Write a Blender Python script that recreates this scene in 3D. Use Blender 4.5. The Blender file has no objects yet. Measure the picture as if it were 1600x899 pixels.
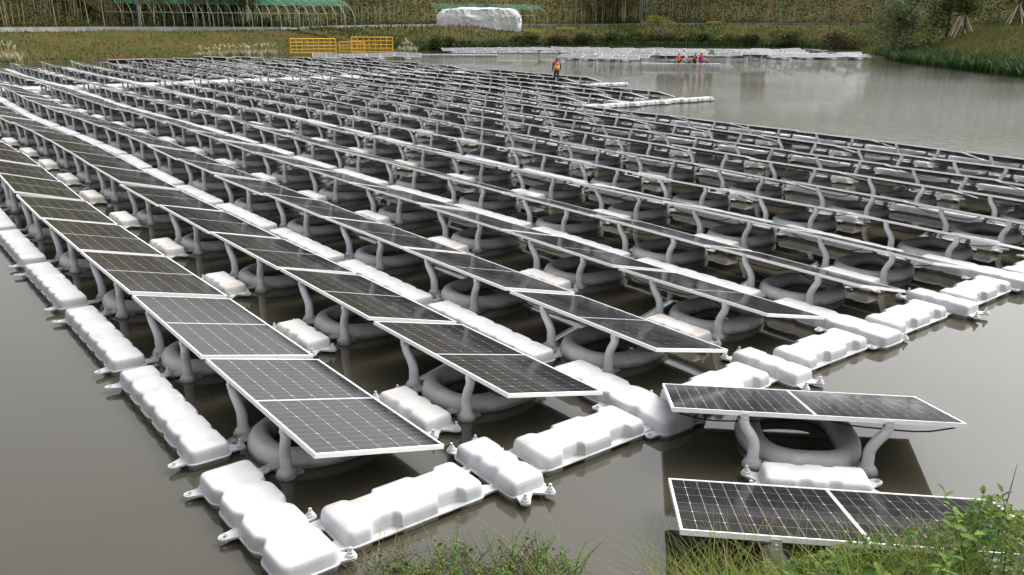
import bpy, bmesh, math, random
from mathutils import Vector, Matrix, Euler, noise as mnoise
random.seed(7)
R = math.radians
SC = bpy.context.scene
C = SC.collection

# ------------------------------------------------------------------ camera
CAM_H, PITCH, ROLL = 3.50, 0.3022, 0.0088
cd = bpy.data.cameras.new('camera'); cam = bpy.data.objects.new('camera', cd); C.objects.link(cam)
cd.sensor_width = 36; cd.lens = 30.447; cd.clip_start = 0.05; cd.clip_end = 3000
r0 = Vector((1, 0, 0)); fw = Vector((0, math.cos(PITCH), -math.sin(PITCH))); up0 = Vector((0, math.sin(PITCH), math.cos(PITCH)))
rx = math.cos(ROLL) * r0 + math.sin(ROLL) * up0; ux = -math.sin(ROLL) * r0 + math.cos(ROLL) * up0
m = Matrix((rx, ux, -fw)).transposed().to_4x4(); m.translation = (0, 0, CAM_H)
cam.matrix_world = m
SC.camera = cam

# ------------------------------------------------------------------ sky, sun, exposure
SUN_EL, SUN_AZ = 52.0, 60.0           # azimuth from +Y towards +X, veiled by cloud
w = bpy.data.worlds.new('World'); SC.world = w; w.use_nodes = True
nt = w.node_tree; nt.nodes.clear()
sky = nt.nodes.new('ShaderNodeTexSky'); sky.sky_type = 'NISHITA'; sky.sun_disc = False
sky.sun_elevation = R(SUN_EL); sky.sun_rotation = R(SUN_AZ)
sky.air_density = 1.0; sky.dust_density = 6.0; sky.ozone_density = 1.0
hs = nt.nodes.new('ShaderNodeHueSaturation'); hs.inputs['Saturation'].default_value = 0.16
bg = nt.nodes.new('ShaderNodeBackground'); bg.inputs['Strength'].default_value = 0.15
wo = nt.nodes.new('ShaderNodeOutputWorld')
nt.links.new(sky.outputs[0], hs.inputs['Color']); nt.links.new(hs.outputs[0], bg.inputs[0]); nt.links.new(bg.outputs[0], wo.inputs[0])
sl = bpy.data.lights.new('sun', 'SUN'); sl.energy = 0.55; sl.angle = R(50); sl.color = (1, .97, .93)
so = bpy.data.objects.new('sun', sl); C.objects.link(so)
sd = Vector((math.sin(R(SUN_AZ)) * math.cos(R(SUN_EL)), math.cos(R(SUN_AZ)) * math.cos(R(SUN_EL)), math.sin(R(SUN_EL))))
so.rotation_euler = sd.to_track_quat('Z', 'Y').to_euler()
SC.view_settings.view_transform = 'Standard'; SC.view_settings.look = 'None'
SC.view_settings.gamma = 1; SC.view_settings.use_curve_mapping = False
SC.view_settings.exposure = 1.0
SC.cycles.max_bounces = 8; SC.cycles.glossy_bounces = 4; SC.cycles.diffuse_bounces = 3; SC.cycles.transparent_max_bounces = 12
SC.cycles.caustics_reflective = False; SC.cycles.caustics_refractive = False

# ------------------------------------------------------------------ materials
def newmat(name):
    mt = bpy.data.materials.new(name); mt.use_nodes = True
    return mt, mt.node_tree.nodes, mt.node_tree.links, mt.node_tree.nodes['Principled BSDF']

def mat(name, col, rough=.6, col2=None, scale=4.0, detail=6, lo=.4, hi=.65, bump=0, bscale=60, spec=.5, metal=0, rnd=0, coat=0, trans=0, coords='Object', col3=None, scale3=1.0, wet=None):
    mt, n, l, b = newmat(name)
    b.inputs['Roughness'].default_value = rough; b.inputs['Specular IOR Level'].default_value = spec
    b.inputs['Metallic'].default_value = metal; b.inputs['Coat Weight'].default_value = coat
    tc = n.new('ShaderNodeTexCoord')
    oi = n.new('ShaderNodeObjectInfo')
    add = n.new('ShaderNodeVectorMath'); add.operation = 'ADD'
    sc = n.new('ShaderNodeVectorMath'); sc.operation = 'SCALE'; sc.inputs['Scale'].default_value = 37.0
    cmb = n.new('ShaderNodeCombineXYZ')
    for i in range(3): l.new(oi.outputs['Random'], cmb.inputs[i])
    l.new(cmb.outputs[0], sc.inputs[0]); l.new(tc.outputs[coords], add.inputs[0]); l.new(sc.outputs[0], add.inputs[1])
    out = None
    if col2 is not None:
        nz = n.new('ShaderNodeTexNoise'); nz.inputs['Scale'].default_value = scale; nz.inputs['Detail'].default_value = detail
        l.new(add.outputs[0], nz.inputs['Vector'])
        mr = n.new('ShaderNodeMapRange'); mr.inputs['From Min'].default_value = lo; mr.inputs['From Max'].default_value = hi
        l.new(nz.outputs['Fac'], mr.inputs['Value'])
        mx = n.new('ShaderNodeMix'); mx.data_type = 'RGBA'
        mx.inputs['A'].default_value = (*col, 1); mx.inputs['B'].default_value = (*col2, 1)
        l.new(mr.outputs[0], mx.inputs['Factor']); out = mx.outputs['Result']
    if col3 is not None:
        nz = n.new('ShaderNodeTexNoise'); nz.inputs['Scale'].default_value = scale3; nz.inputs['Detail'].default_value = 4
        l.new(add.outputs[0], nz.inputs['Vector'])
        mr = n.new('ShaderNodeMapRange'); mr.inputs['From Min'].default_value = .52; mr.inputs['From Max'].default_value = .68
        l.new(nz.outputs['Fac'], mr.inputs['Value'])
        mx = n.new('ShaderNodeMix'); mx.data_type = 'RGBA'
        mx.inputs['B'].default_value = (*col3, 1)
        if out: l.new(out, mx.inputs['A'])
        else: mx.inputs['A'].default_value = (*col, 1)
        l.new(mr.outputs[0], mx.inputs['Factor']); out = mx.outputs['Result']
    if wet:      # silt and algae line where the moulding meets the water
        sz_ = n.new('ShaderNodeSeparateXYZ'); l.new(tc.outputs[coords], sz_.inputs[0])
        nw = n.new('ShaderNodeTexNoise'); nw.inputs['Scale'].default_value = 9; nw.inputs['Detail'].default_value = 5; l.new(add.outputs[0], nw.inputs['Vector'])
        ma = n.new('ShaderNodeMath'); ma.operation = 'MULTIPLY_ADD'; ma.inputs[1].default_value = -.07; l.new(nw.outputs['Fac'], ma.inputs[0]); l.new(sz_.outputs['Z'], ma.inputs[2])
        mw = n.new('ShaderNodeMapRange'); mw.inputs['From Min'].default_value = .020; mw.inputs['From Max'].default_value = -.020; mw.inputs['To Max'].default_value = .75; l.new(ma.outputs[0], mw.inputs['Value'])
        mx = n.new('ShaderNodeMix'); mx.data_type = 'RGBA'; mx.inputs['B'].default_value = (*wet, 1); l.new(mw.outputs[0], mx.inputs['Factor'])
        if out: l.new(out, mx.inputs['A'])
        else: mx.inputs['A'].default_value = (*col, 1)
        out = mx.outputs['Result']
    if rnd:
        h2 = n.new('ShaderNodeHueSaturation')
        mr = n.new('ShaderNodeMapRange'); mr.inputs['To Min'].default_value = 1 - rnd; mr.inputs['To Max'].default_value = 1 + rnd * .6
        l.new(oi.outputs['Random'], mr.inputs['Value']); l.new(mr.outputs[0], h2.inputs['Value'])
        if out: l.new(out, h2.inputs['Color'])
        else: h2.inputs['Color'].default_value = (*col, 1)
        out = h2.outputs[0]
    if out: l.new(out, b.inputs['Base Color'])
    else: b.inputs['Base Color'].default_value = (*col, 1)
    if bump:
        nb = n.new('ShaderNodeTexNoise'); nb.inputs['Scale'].default_value = bscale; nb.inputs['Detail'].default_value = 5
        l.new(add.outputs[0], nb.inputs['Vector'])
        bp = n.new('ShaderNodeBump'); bp.inputs['Strength'].default_value = bump; bp.inputs['Distance'].default_value = .02
        l.new(nb.outputs['Fac'], bp.inputs['Height']); l.new(bp.outputs[0], b.inputs['Normal'])
    if trans:
        b.inputs['Transmission Weight'].default_value = 0
        b.inputs['Subsurface Weight'].default_value = 0
        tr = n.new('ShaderNodeBsdfTranslucent'); ms = n.new('ShaderNodeMixShader'); ms.inputs[0].default_value = trans
        if out: l.new(out, tr.inputs['Color'])
        else: tr.inputs['Color'].default_value = (*col, 1)
        o = n['Material Output']; l.new(b.outputs[0], ms.inputs[1]); l.new(tr.outputs[0], ms.inputs[2]); l.new(ms.outputs[0], o.inputs['Surface'])
    return mt

M = {}
M['white'] = mat('white_plastic', (.53, .54, .555), .48, (.435, .44, .445), 3.0, 8, .45, .75, .06, 25, rnd=.04, col3=(.45, .435, .40), scale3=5.0, wet=(.17, .155, .115))
M['lug'] = mat('lug_plastic', (.555, .565, .58), .48, (.455, .46, .465), 9.0, 8, .45, .75)
M['white_stain'] = mat('stained_white_plastic', (.57, .565, .56), .5, (.50, .485, .46), 4.0, 8, .45, .7, .06, 25, rnd=.05, col3=(.47, .42, .36), scale3=3.6, wet=(.17, .15, .11))
M['grey'] = mat('grey_plastic', (.56, .565, .56), .5, (.46, .46, .45), 3.5, 8, .4, .7, .15, 30, rnd=.10, col3=(.62, .62, .605), scale3=6, wet=(.13, .12, .09))
M['post'] = mat('post_plastic', (.74, .76, .76), .45, (.66, .67, .665), 6, 6, .4, .7, .1, 40, rnd=.08)
M['alu'] = mat('aluminium', (.93, .93, .92), .36, (.88, .88, .87), 8, 4, rnd=.03)
M['steel'] = mat('steel', (.80, .80, .79), .34, (.70, .70, .69), 20, 4, metal=.3)
M['cap'] = mat('bolt_plastic', (.66, .67, .66), .5, (.5, .5, .48), 30, 4)
M['back'] = mat('panel_back', (.035, .035, .037), .5, (.05, .05, .05), 3, 4)
M['sheet'] = mat('backsheet', (.55, .55, .56), .10, coat=0, spec=.5)

def cell_mat():
    mt, n, l, b = newmat('solar_cell')
    tc = n.new('ShaderNodeTexCoord'); oi = n.new('ShaderNodeObjectInfo')
    nz = n.new('ShaderNodeTexNoise'); nz.inputs['Scale'].default_value = 2.2; nz.inputs['Detail'].default_value = 3
    add = n.new('ShaderNodeVectorMath'); add.operation = 'ADD'
    cmb = n.new('ShaderNodeCombineXYZ'); mul = n.new('ShaderNodeMath'); mul.operation = 'MULTIPLY'; mul.inputs[1].default_value = 50
    l.new(oi.outputs['Random'], mul.inputs[0]); l.new(mul.outputs[0], cmb.inputs[0])
    l.new(tc.outputs['Object'], add.inputs[0]); l.new(cmb.outputs[0], add.inputs[1]); l.new(add.outputs[0], nz.inputs['Vector'])
    rp = n.new('ShaderNodeValToRGB'); rp.color_ramp.elements[0].color = (.019, .019, .022, 1); rp.color_ramp.elements[1].color = (.026, .024, .026, 1)
    rp.color_ramp.elements[0].position = .35; rp.color_ramp.elements[1].position = .65
    l.new(nz.outputs['Fac'], rp.inputs['Fac']); l.new(rp.outputs[0], b.inputs['Base Color'])
    # dusty glass: patchy gloss
    n2 = n.new('ShaderNodeTexNoise'); n2.inputs['Scale'].default_value = 5; n2.inputs['Detail'].default_value = 6
    l.new(add.outputs[0], n2.inputs['Vector'])
    mr = n.new('ShaderNodeMapRange'); mr.inputs['From Min'].default_value = .35; mr.inputs['From Max'].default_value = .7
    mr.inputs['To Min'].default_value = .09; mr.inputs['To Max'].default_value = .16
    l.new(n2.outputs['Fac'], mr.inputs['Value']); l.new(mr.outputs[0], b.inputs['Roughness'])
    b.inputs['Specular IOR Level'].default_value = .5; b.inputs['IOR'].default_value = 1.5
    return mt
M['cell'] = cell_mat()

def water_mat():
    mt, n, l, b = newmat('pond_water')
    b.inputs['Base Color'].default_value = (.105, .100, .088, 1)
    b.inputs['Roughness'].default_value = .02; b.inputs['IOR'].default_value = 1.40
    b.inputs['Specular IOR Level'].default_value = 1.0
    ge = n.new('ShaderNodeNewGeometry'); sp = n.new('ShaderNodeSeparateXYZ'); l.new(ge.outputs['Position'], sp.inputs[0])
    # wind ripples grow towards the open water to the right and far side
    dot = n.new('ShaderNodeVectorMath'); dot.operation = 'DOT_PRODUCT'; dot.inputs[1].default_value = (.55, .84, 0)
    l.new(ge.outputs['Position'], dot.inputs[0])
    mr = n.new('ShaderNodeMapRange'); mr.interpolation_type = 'SMOOTHSTEP'
    mr.inputs['From Min'].default_value = 12; mr.inputs['From Max'].default_value = 42
    mr.inputs['To Min'].default_value = 0.02; mr.inputs['To Max'].default_value = 1.0
    l.new(dot.outputs['Value'], mr.inputs['Value'])
    pn = n.new('ShaderNodeTexNoise'); pn.inputs['Scale'].default_value = .06; pn.inputs['Detail'].default_value = 3
    l.new(ge.outputs['Position'], pn.inputs['Vector'])
    pm = n.new('ShaderNodeMapRange'); pm.inputs['From Min'].default_value = .35; pm.inputs['From Max'].default_value = .65
    pm.inputs['To Min'].default_value = .55; pm.inputs['To Max'].default_value = 1.1
    l.new(pn.outputs['Fac'], pm.inputs['Value'])
    mm = n.new('ShaderNodeMath'); mm.operation = 'MULTIPLY'; l.new(mr.outputs[0], mm.inputs[0]); l.new(pm.outputs[0], mm.inputs[1])
    mp = n.new('ShaderNodeMapping'); mp.inputs['Rotation'].default_value = (0, 0, R(25)); mp.inputs['Scale'].default_value = (1.0, 1.0, 1)
    l.new(ge.outputs['Position'], mp.inputs['Vector'])
    n1 = n.new('ShaderNodeTexNoise'); n1.inputs['Scale'].default_value = 2.6; n1.inputs['Detail'].default_value = 7; n1.inputs['Roughness'].default_value = .66
    l.new(mp.outputs[0], n1.inputs['Vector'])
    bp = n.new('ShaderNodeBump'); bp.inputs['Distance'].default_value = .034
    l.new(n1.outputs['Fac'], bp.inputs['Height']); l.new(mm.outputs[0], bp.inputs['Strength'])
    n2 = n.new('ShaderNodeTexNoise'); n2.inputs['Scale'].default_value = 1.6; n2.inputs['Detail'].default_value = 2
    l.new(ge.outputs['Position'], n2.inputs['Vector'])
    b2 = n.new('ShaderNodeBump'); b2.inputs['Distance'].default_value = .02; b2.inputs['Strength'].default_value = .10
    l.new(n2.outputs['Fac'], b2.inputs['Height']); l.new(bp.outputs[0], b2.inputs['Normal'])
    l.new(b2.outputs[0], b.inputs['Normal'])
    # silt: slight cloudiness of the murky water
    n3 = n.new('ShaderNodeTexNoise'); n3.inputs['Scale'].default_value = .35; n3.inputs['Detail'].default_value = 5
    l.new(ge.outputs['Position'], n3.inputs['Vector'])
    rp = n.new('ShaderNodeValToRGB'); rp.color_ramp.elements[0].position = .3; rp.color_ramp.elements[1].position = .7
    rp.color_ramp.elements[0].color = (.047, .043, .029, 1); rp.color_ramp.elements[1].color = (.060, .055, .038, 1)
    l.new(n3.outputs['Fac'], rp.inputs['Fac']); l.new(rp.outputs[0], b.inputs['Base Color'])
    return mt
M['water'] = water_mat()
M['bank'] = mat('bank_soil_grass', (.062, .060, .018), .9, (.090, .066, .024), .35, 8, .38, .62, .8, 3, col3=(.042, .058, .015), scale3=.22, spec=.04)
M['nearbank'] = mat('near_bank_soil', (.06, .06, .03), .95, (.09, .07, .04), 2, 8, bump=.6, bscale=8)
M['path'] = mat('path_concrete', (.36, .36, .34), .85, (.28, .27, .25), .6, 8, bump=.3, bscale=4)
M['wall'] = mat('wall_stone', (.34, .34, .33), .85, (.24, .235, .22), 1.2, 8, bump=.4, bscale=5)
for k, c in {'leaf_a': (.055, .085, .024), 'leaf_b': (.095, .108, .030), 'leaf_c': (.100, .090, .036), 'leaf_d': (.032, .052, .018), 'leaf_e': (.105, .072, .042),
             'grass_a': (.11, .19, .028), 'grass_b': (.20, .25, .05), 'grass_c': (.30, .24, .11), 'reed_a': (.040, .085, .022), 'reed_b': (.075, .125, .030), 'reed_c': (.018, .045, .014),
             'weed_a': (.10, .20, .035), 'weed_b': (.165, .26, .055), 'weed_r': (.16, .07, .035), 'pampas': (.66, .63, .46), 'pampas_g': (.36, .37, .19), 'flower': (.42, .38, .06), 'slope_a': (.13, .18, .04), 'slope_b': (.165, .155, .05), 'willow_a': (.17, .21, .11), 'willow_b': (.12, .16, .07),
             'dry_a': (.125, .092, .030), 'dry_b': (.090, .072, .024), 'moss': (.062, .072, .019)}.items():
    M[k] = mat(k, c, .62, tuple(x * .75 for x in c), 9, 3, trans=.28, spec=.12)
M['stem_pale'] = mat('culm_pale', (.38, .34, .20), .6, (.29, .25, .14), 2, 4)
M['stem_green'] = mat('culm_green', (.20, .21, .10), .6, (.15, .15, .07), 2, 4)
M['bark'] = mat('bark', (.10, .08, .06), .9, (.06, .05, .04), 5, 6, bump=.5, bscale=20)
M['stake'] = mat('stake_wood', (.62, .53, .42), .8, (.52, .43, .33), 3, 5)
M['yellow'] = mat('yellow_paint', (.86, .47, .02), .45, (.76, .40, .02), 2, 5)
M['tarp'] = mat('white_tarp', (.72, .73, .74), .5, (.58, .58, .57), .8, 8, bump=1.0, bscale=2.5)
M['hoop'] = mat('hoop_pipe', (.34, .40, .28), .5, (.27, .32, .22), 2, 3)
M['bluepost'] = mat('blue_post', (.10, .13, .20), .5, (.08, .10, .15), 3, 3)
M['orange'] = mat('vest_orange', (.85, .14, .02), .6, (.75, .12, .02), 6, 3)
M['reflect'] = mat('vest_strip', (.80, .72, .20), .4)
M['dark_cloth'] = mat('dark_cloth', (.025, .027, .035), .85, (.04, .04, .05), 8, 3)
M['magenta'] = mat('magenta_cloth', (.60, .04, .28), .7, (.5, .03, .22), 6, 3)
M['red_cloth'] = mat('red_cloth', (.45, .05, .04), .7)
M['skin'] = mat('skin', (.45, .27, .18), .55)
M['hair'] = mat('hair', (.012, .010, .009), .6)
M['hat'] = mat('hat_yellow', (.75, .48, .10), .6)
M['rope'] = mat('guy_rope', (.4, .38, .32), .8)

def net_mat():
    mt, n, l, b = newmat('green_net')
    b.inputs['Base Color'].default_value = (.05, .24, .14, 1); b.inputs['Roughness'].default_value = .7
    tr = n.new('ShaderNodeBsdfTransparent'); ms = n.new('ShaderNodeMixShader'); ms.inputs[0].default_value = .34
    l.new(tr.outputs[0], ms.inputs[1]); l.new(b.outputs[0], ms.inputs[2]); l.new(ms.outputs[0], n['Material Output'].inputs['Surface'])
    return mt
M['net'] = net_mat()

# ------------------------------------------------------------------ mesh toolkit
class MB:
    def __init__(s): s.v = []; s.f = []; s.mi = []; s.cur = 0
    def face(s, *idx): s.f.append(idx); s.mi.append(s.cur)
    def add(s, pts): k = len(s.v); s.v.extend([tuple(p) for p in pts]); return k
    def box(s, x0, x1, y0, y1, z0, z1):
        k = s.add([(x0, y0, z0), (x1, y0, z0), (x1, y1, z0), (x0, y1, z0), (x0, y0, z1), (x1, y0, z1), (x1, y1, z1), (x0, y1, z1)])
        for f in ((0, 3, 2, 1), (4, 5, 6, 7), (0, 1, 5, 4), (1, 2, 6, 5), (2, 3, 7, 6), (3, 0, 4, 7)): s.face(*[k + i for i in f])
    def tube(s, path, rad, seg=8, cap=True):
        P = [Vector(p) for p in path]; n = len(P)
        if not hasattr(rad, '__len__'): rad = [rad] * n
        rings = []; prev = None
        for i in range(n):
            t = (P[min(i + 1, n - 1)] - P[max(i - 1, 0)]).normalized()
            a = prev if prev is not None else (Vector((1, 0, 0)) if abs(t.x) < .9 else Vector((0, 1, 0)))
            a = (a - t * a.dot(t)).normalized(); prev = a; b = t.cross(a)
            rings.append(s.add([P[i] + rad[i] * (math.cos(q) * a + math.sin(q) * b) for q in [2 * math.pi * j / seg for j in range(seg)]]))
        for i in range(n - 1):
            for j in range(seg):
                s.face(rings[i] + j, rings[i] + (j + 1) % seg, rings[i + 1] + (j + 1) % seg, rings[i + 1] + j)
        if cap:
            s.face(*[rings[0] + j for j in reversed(range(seg))]); s.face(*[rings[-1] + j for j in range(seg)])
    def quad(s, a, b, c, d): k = s.add([a, b, c, d]); s.face(k, k + 1, k + 2, k + 3)
    def join(s, me, mx, mmap=None):
        k = len(s.v); s.v.extend([tuple(mx @ v.co) for v in me.vertices])
        for p in me.polygons:
            s.f.append(tuple(k + i for i in p.vertices)); s.mi.append(mmap[p.material_index] if mmap else s.cur)
    def mesh(s, name, mats, smooth=None):
        me = bpy.data.meshes.new(name); me.from_pydata(s.v, [], s.f)
        for mt in mats: me.materials.append(M[mt])
        if len(mats) > 1: me.polygons.foreach_set('material_index', s.mi)
        if smooth is not None:
            me.polygons.foreach_set('use_smooth', [True] * len(s.f))
            if smooth < 180: me.set_sharp_from_angle(angle=R(smooth))
        me.update(); return me

def ob(name, me, parent=None, loc=(0, 0, 0), rot=(0, 0, 0), scale=None):
    o = bpy.data.objects.new(name, me); C.objects.link(o)
    if parent is not None: o.parent = parent
    o.location = loc; o.rotation_euler = rot
    if scale is not None: o.scale = scale
    return o
def tag(o, label=None, cat=None, group=None, kind=None):
    if label: o['label'] = label
    if cat: o['category'] = cat
    if group: o['group'] = group
    if kind: o['kind'] = kind
    return o
ORD = 'zeroth first second third fourth fifth sixth seventh eighth ninth tenth eleventh twelfth thirteenth fourteenth fifteenth sixteenth seventeenth eighteenth nineteenth twentieth twenty-first twenty-second twenty-third twenty-fourth twenty-fifth twenty-sixth'.split()
def rn(a, b): return random.uniform(a, b)
def curve_pts(pts, n):
    # Catmull-Rom resample
    P = [Vector(p) for p in pts]; P = [2 * P[0] - P[1]] + P + [2 * P[-1] - P[-2]]; out = []
    segs = len(P) - 3
    for i in range(n + 1):
        t = i / n * segs; k = min(int(t), segs - 1); t -= k
        a, b, c, d = P[k:k + 4]
        out.append(.5 * ((2 * b) + (-a + c) * t + (2 * a - 5 * b + 4 * c - d) * t * t + (-a + 3 * b - 3 * c + d) * t ** 3))
    return out

# ------------------------------------------------------------------ array frame: u along the rows (towards camera), v across the rows
YAW, U0, V0 = -0.9111, -5.256, 2.3035
CY, SY = math.cos(YAW), math.sin(YAW)
PU, S1, S2, PL, PW, TILT, ZH = 2.3851, 1.7407, 1.775, 2.278, 1.134, 0.2394, 0.50
def sway(u, v):      # slow drift of the moored array
    k = min(1, max(0, (-u - 4) / 14))
    return (k * .10 * math.sin(.21 * u + .5 * v), k * .10 * math.sin(.33 * u + .17 * v + 1.0))
def W(u, v, z=0, drift=True):
    if drift:
        a, b = sway(u, v); u += a; v += b
    U, V = u + U0, v + V0
    return Vector((U * CY - V * SY, U * SY + V * CY, z))
def pix(p):
    q = Vector(p) - Vector((0, 0, CAM_H)); d = q.dot(fw)
    if d <= .2: return None
    return 800 + 1353.2 * q.dot(rx) / d, 449.5 - 1353.2 * q.dot(ux) / d
def inview(p, mx=160):
    q = pix(p); return q is not None and -mx < q[0] < 1600 + mx and q[1] < 899 + 2 * mx
def rowv(r): k = r - 1; return (k // 2) * (S1 + S2) + (k % 2) * S1

# ------------------------------------------------------------------ setting: water, banks, path
mb = MB(); mb.quad((-400, -200, 0), (400, -200, 0), (400, 600, 0), (-400, 600, 0))
tag(ob('pond_water', mb.mesh('pond_water', ['water'])), kind='structure')

WL = curve_pts([(36, 6, 0), (36.2, 22, 0), (35.7, 45, 0), (35.1, 61.3, 0), (35.4, 70.9, 0), (36.2, 81.5, 0), (41, 97, 0), (43.4, 113, 0), (37.5, 121.5, 0), (27, 122.5, 0), (17, 121, 0), (5, 120.5, 0), (-6, 107, 0),
                (-9.5, 98.5, 0), (-13, 90.5, 0), (-20.8, 84.6, 0), (-29.5, 79.5, 0), (-34.2, 71.5, 0), (-37.2, 63, 0), (-39, 52, 0), (-41, 30, 0), (-42, 8, 0)], 168)
NWL = len(WL)
def nrm(i):
    t = WL[min(i + 2, NWL - 1)] - WL[max(i - 2, 0)]; t.normalize(); return Vector((t.y, -t.x, 0))
def widths(i):
    p = WL[i]; f = i / (NWL - 1)
    # crest height and slope width along the shore: right bank steeper and higher
    cr = 3.1 - 1.25 * min(1, max(0, (f - .30) / .35))
    wd = 15 - 5 * math.exp(-((f - .42) / .12) ** 2)
    wd -= 6.5 * min(1, max(0, (.36 - f) / .10))
    return cr, wd
def bankpoint(i, s):
    cr, wd = widths(i); p = WL[i] + nrm(i) * s
    if s < 0: z = s * .5
    elif s < wd: t = s / wd; z = cr * (.15 * t + .85 * (t * t * (3 - 2 * t))) if t > 0 else 0
    else: z = cr + min(.6, max(0, (s - wd - 7) * .03)) + min(22, max(0, s - wd - 25) * .6)  # unseen hill added behind the grove, raised to block sky from water reflections
    amp = .22 if 0 < s < wd else .08
    z += amp * min(1, max(0, s / 2)) * mnoise.fractal(Vector((p.x * .22, p.y * .22, 0)), 1, 2, 4)
    return Vector((p.x, p.y, z))
def bp(f, s):
    """point on the bank at shore fraction f, s metres inland"""
    return bankpoint(min(NWL - 1, max(0, int(round(f * (NWL - 1))))), s)
def shore_near(x, y):
    """fraction of the shore polyline nearest to x,y"""
    best = min(range(NWL), key=lambda i: (WL[i].x - x) ** 2 + (WL[i].y - y) ** 2); return best
mb = MB(); SS = [-2, -.8, 0, .5, 1, 1.6, 2.3, 3, 4, 5, 6, 7, 8, 9, 10, 11, 12, 13, 14, 15, 16, 17, 18, 19.5, 21, 24, 28, 34, 42, 55, 75, 110, 180]
for i in range(NWL):
    mb.add([bankpoint(i, s) for s in SS])
ns = len(SS)
for i in range(NWL - 1):
    for j in range(ns - 1): mb.face(i * ns + j, i * ns + j + 1, (i + 1) * ns + j + 1, (i + 1) * ns + j)
tag(ob('far_bank', mb.mesh('far_bank', ['bank'], 180)), kind='structure')

def strip(i0, i1, sa, sb, lift):
    mb = MB()
    for i in range(i0, i1):
        cr, wd = widths(i)
        pts = []
        for s in (sa, sb):
            p = WL[i] + nrm(i) * (wd + s); z = max(bankpoint(i, wd + s).z, bankpoint(i, wd + s - .7).z, bankpoint(i, wd + s + .7).z) + lift
            pts.append((p.x, p.y, z))
        zz = max(pts[0][2], pts[1][2]); mb.add([(pts[0][0], pts[0][1], zz), (pts[1][0], pts[1][1], zz)])
    for k in range(i1 - i0 - 1): mb.face(2 * k, 2 * k + 1, 2 * k + 3, 2 * k + 2)
    return mb
tag(ob('path', strip(18, 165, 1.2, 4.4, .05).mesh('path', ['path'], 180)), kind='structure')

# low kerb wall on the pond side of the path
def wall_along(i0, i1, s, h, th, name, label):
    mb = MB()
    for i in range(i0, i1):
        cr, wd = widths(i); n = nrm(i); p = WL[i] + n * (wd + s); z = bankpoint(i, wd + s).z
        a = p; b = p + n * th; zt = cr + h
        mb.add([(a.x, a.y, z - .3), (a.x, a.y, zt), (b.x, b.y, zt), (b.x, b.y, z - .3)])
    for k in range(i1 - i0 - 1):
        for j in range(3): mb.face(4 * k + j, 4 * k + j + 1, 4 * k + 5 + j, 4 * k + 4 + j)
    mb.face(0, 1, 2, 3); e = 4 * (i1 - i0 - 1); mb.face(e + 3, e + 2, e + 1, e)
    return tag(ob(name, mb.mesh(name, ['wall']), None), label, 'wall')
wall_along(109, 165, .7, .42, .35, 'kerb_wall', 'low grey stone kerb wall along the path at upper left')
wall_along(60, 106, .7, .30, .35, 'kerb_wall', 'low grey kerb wall above the green far bank, right of tarp')

# near bank under the photographer
mb = MB(); nx, ny = 60, 24
for j in range(ny):
    for i in range(nx):
        x = -14 + 30 * i / (nx - 1); t = j / (ny - 1)
        edge = 4.62 + .10 * math.sin(x * 1.3) + .06 * math.sin(x * 3.1 + 1) - .020 * (x - .5) ** 2
        y = edge + .5 - t * 9.5
        z = -.22 + (edge + .5 - y) * .44 if y > edge - 4 else 1.76 + (edge - 4 - y) * .03
        z += .05 * mnoise.fractal(Vector((x * .9, y * .9, 3)), 1, 2, 3)
        mb.add([(x, y, z)])
for j in range(ny - 1):
    for i in range(nx - 1): a = j * nx + i; mb.face(a, a + 1, a + nx + 1, a + nx)
tag(ob('near_bank', mb.mesh('near_bank', ['nearbank'], 180)), kind='structure')

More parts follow.
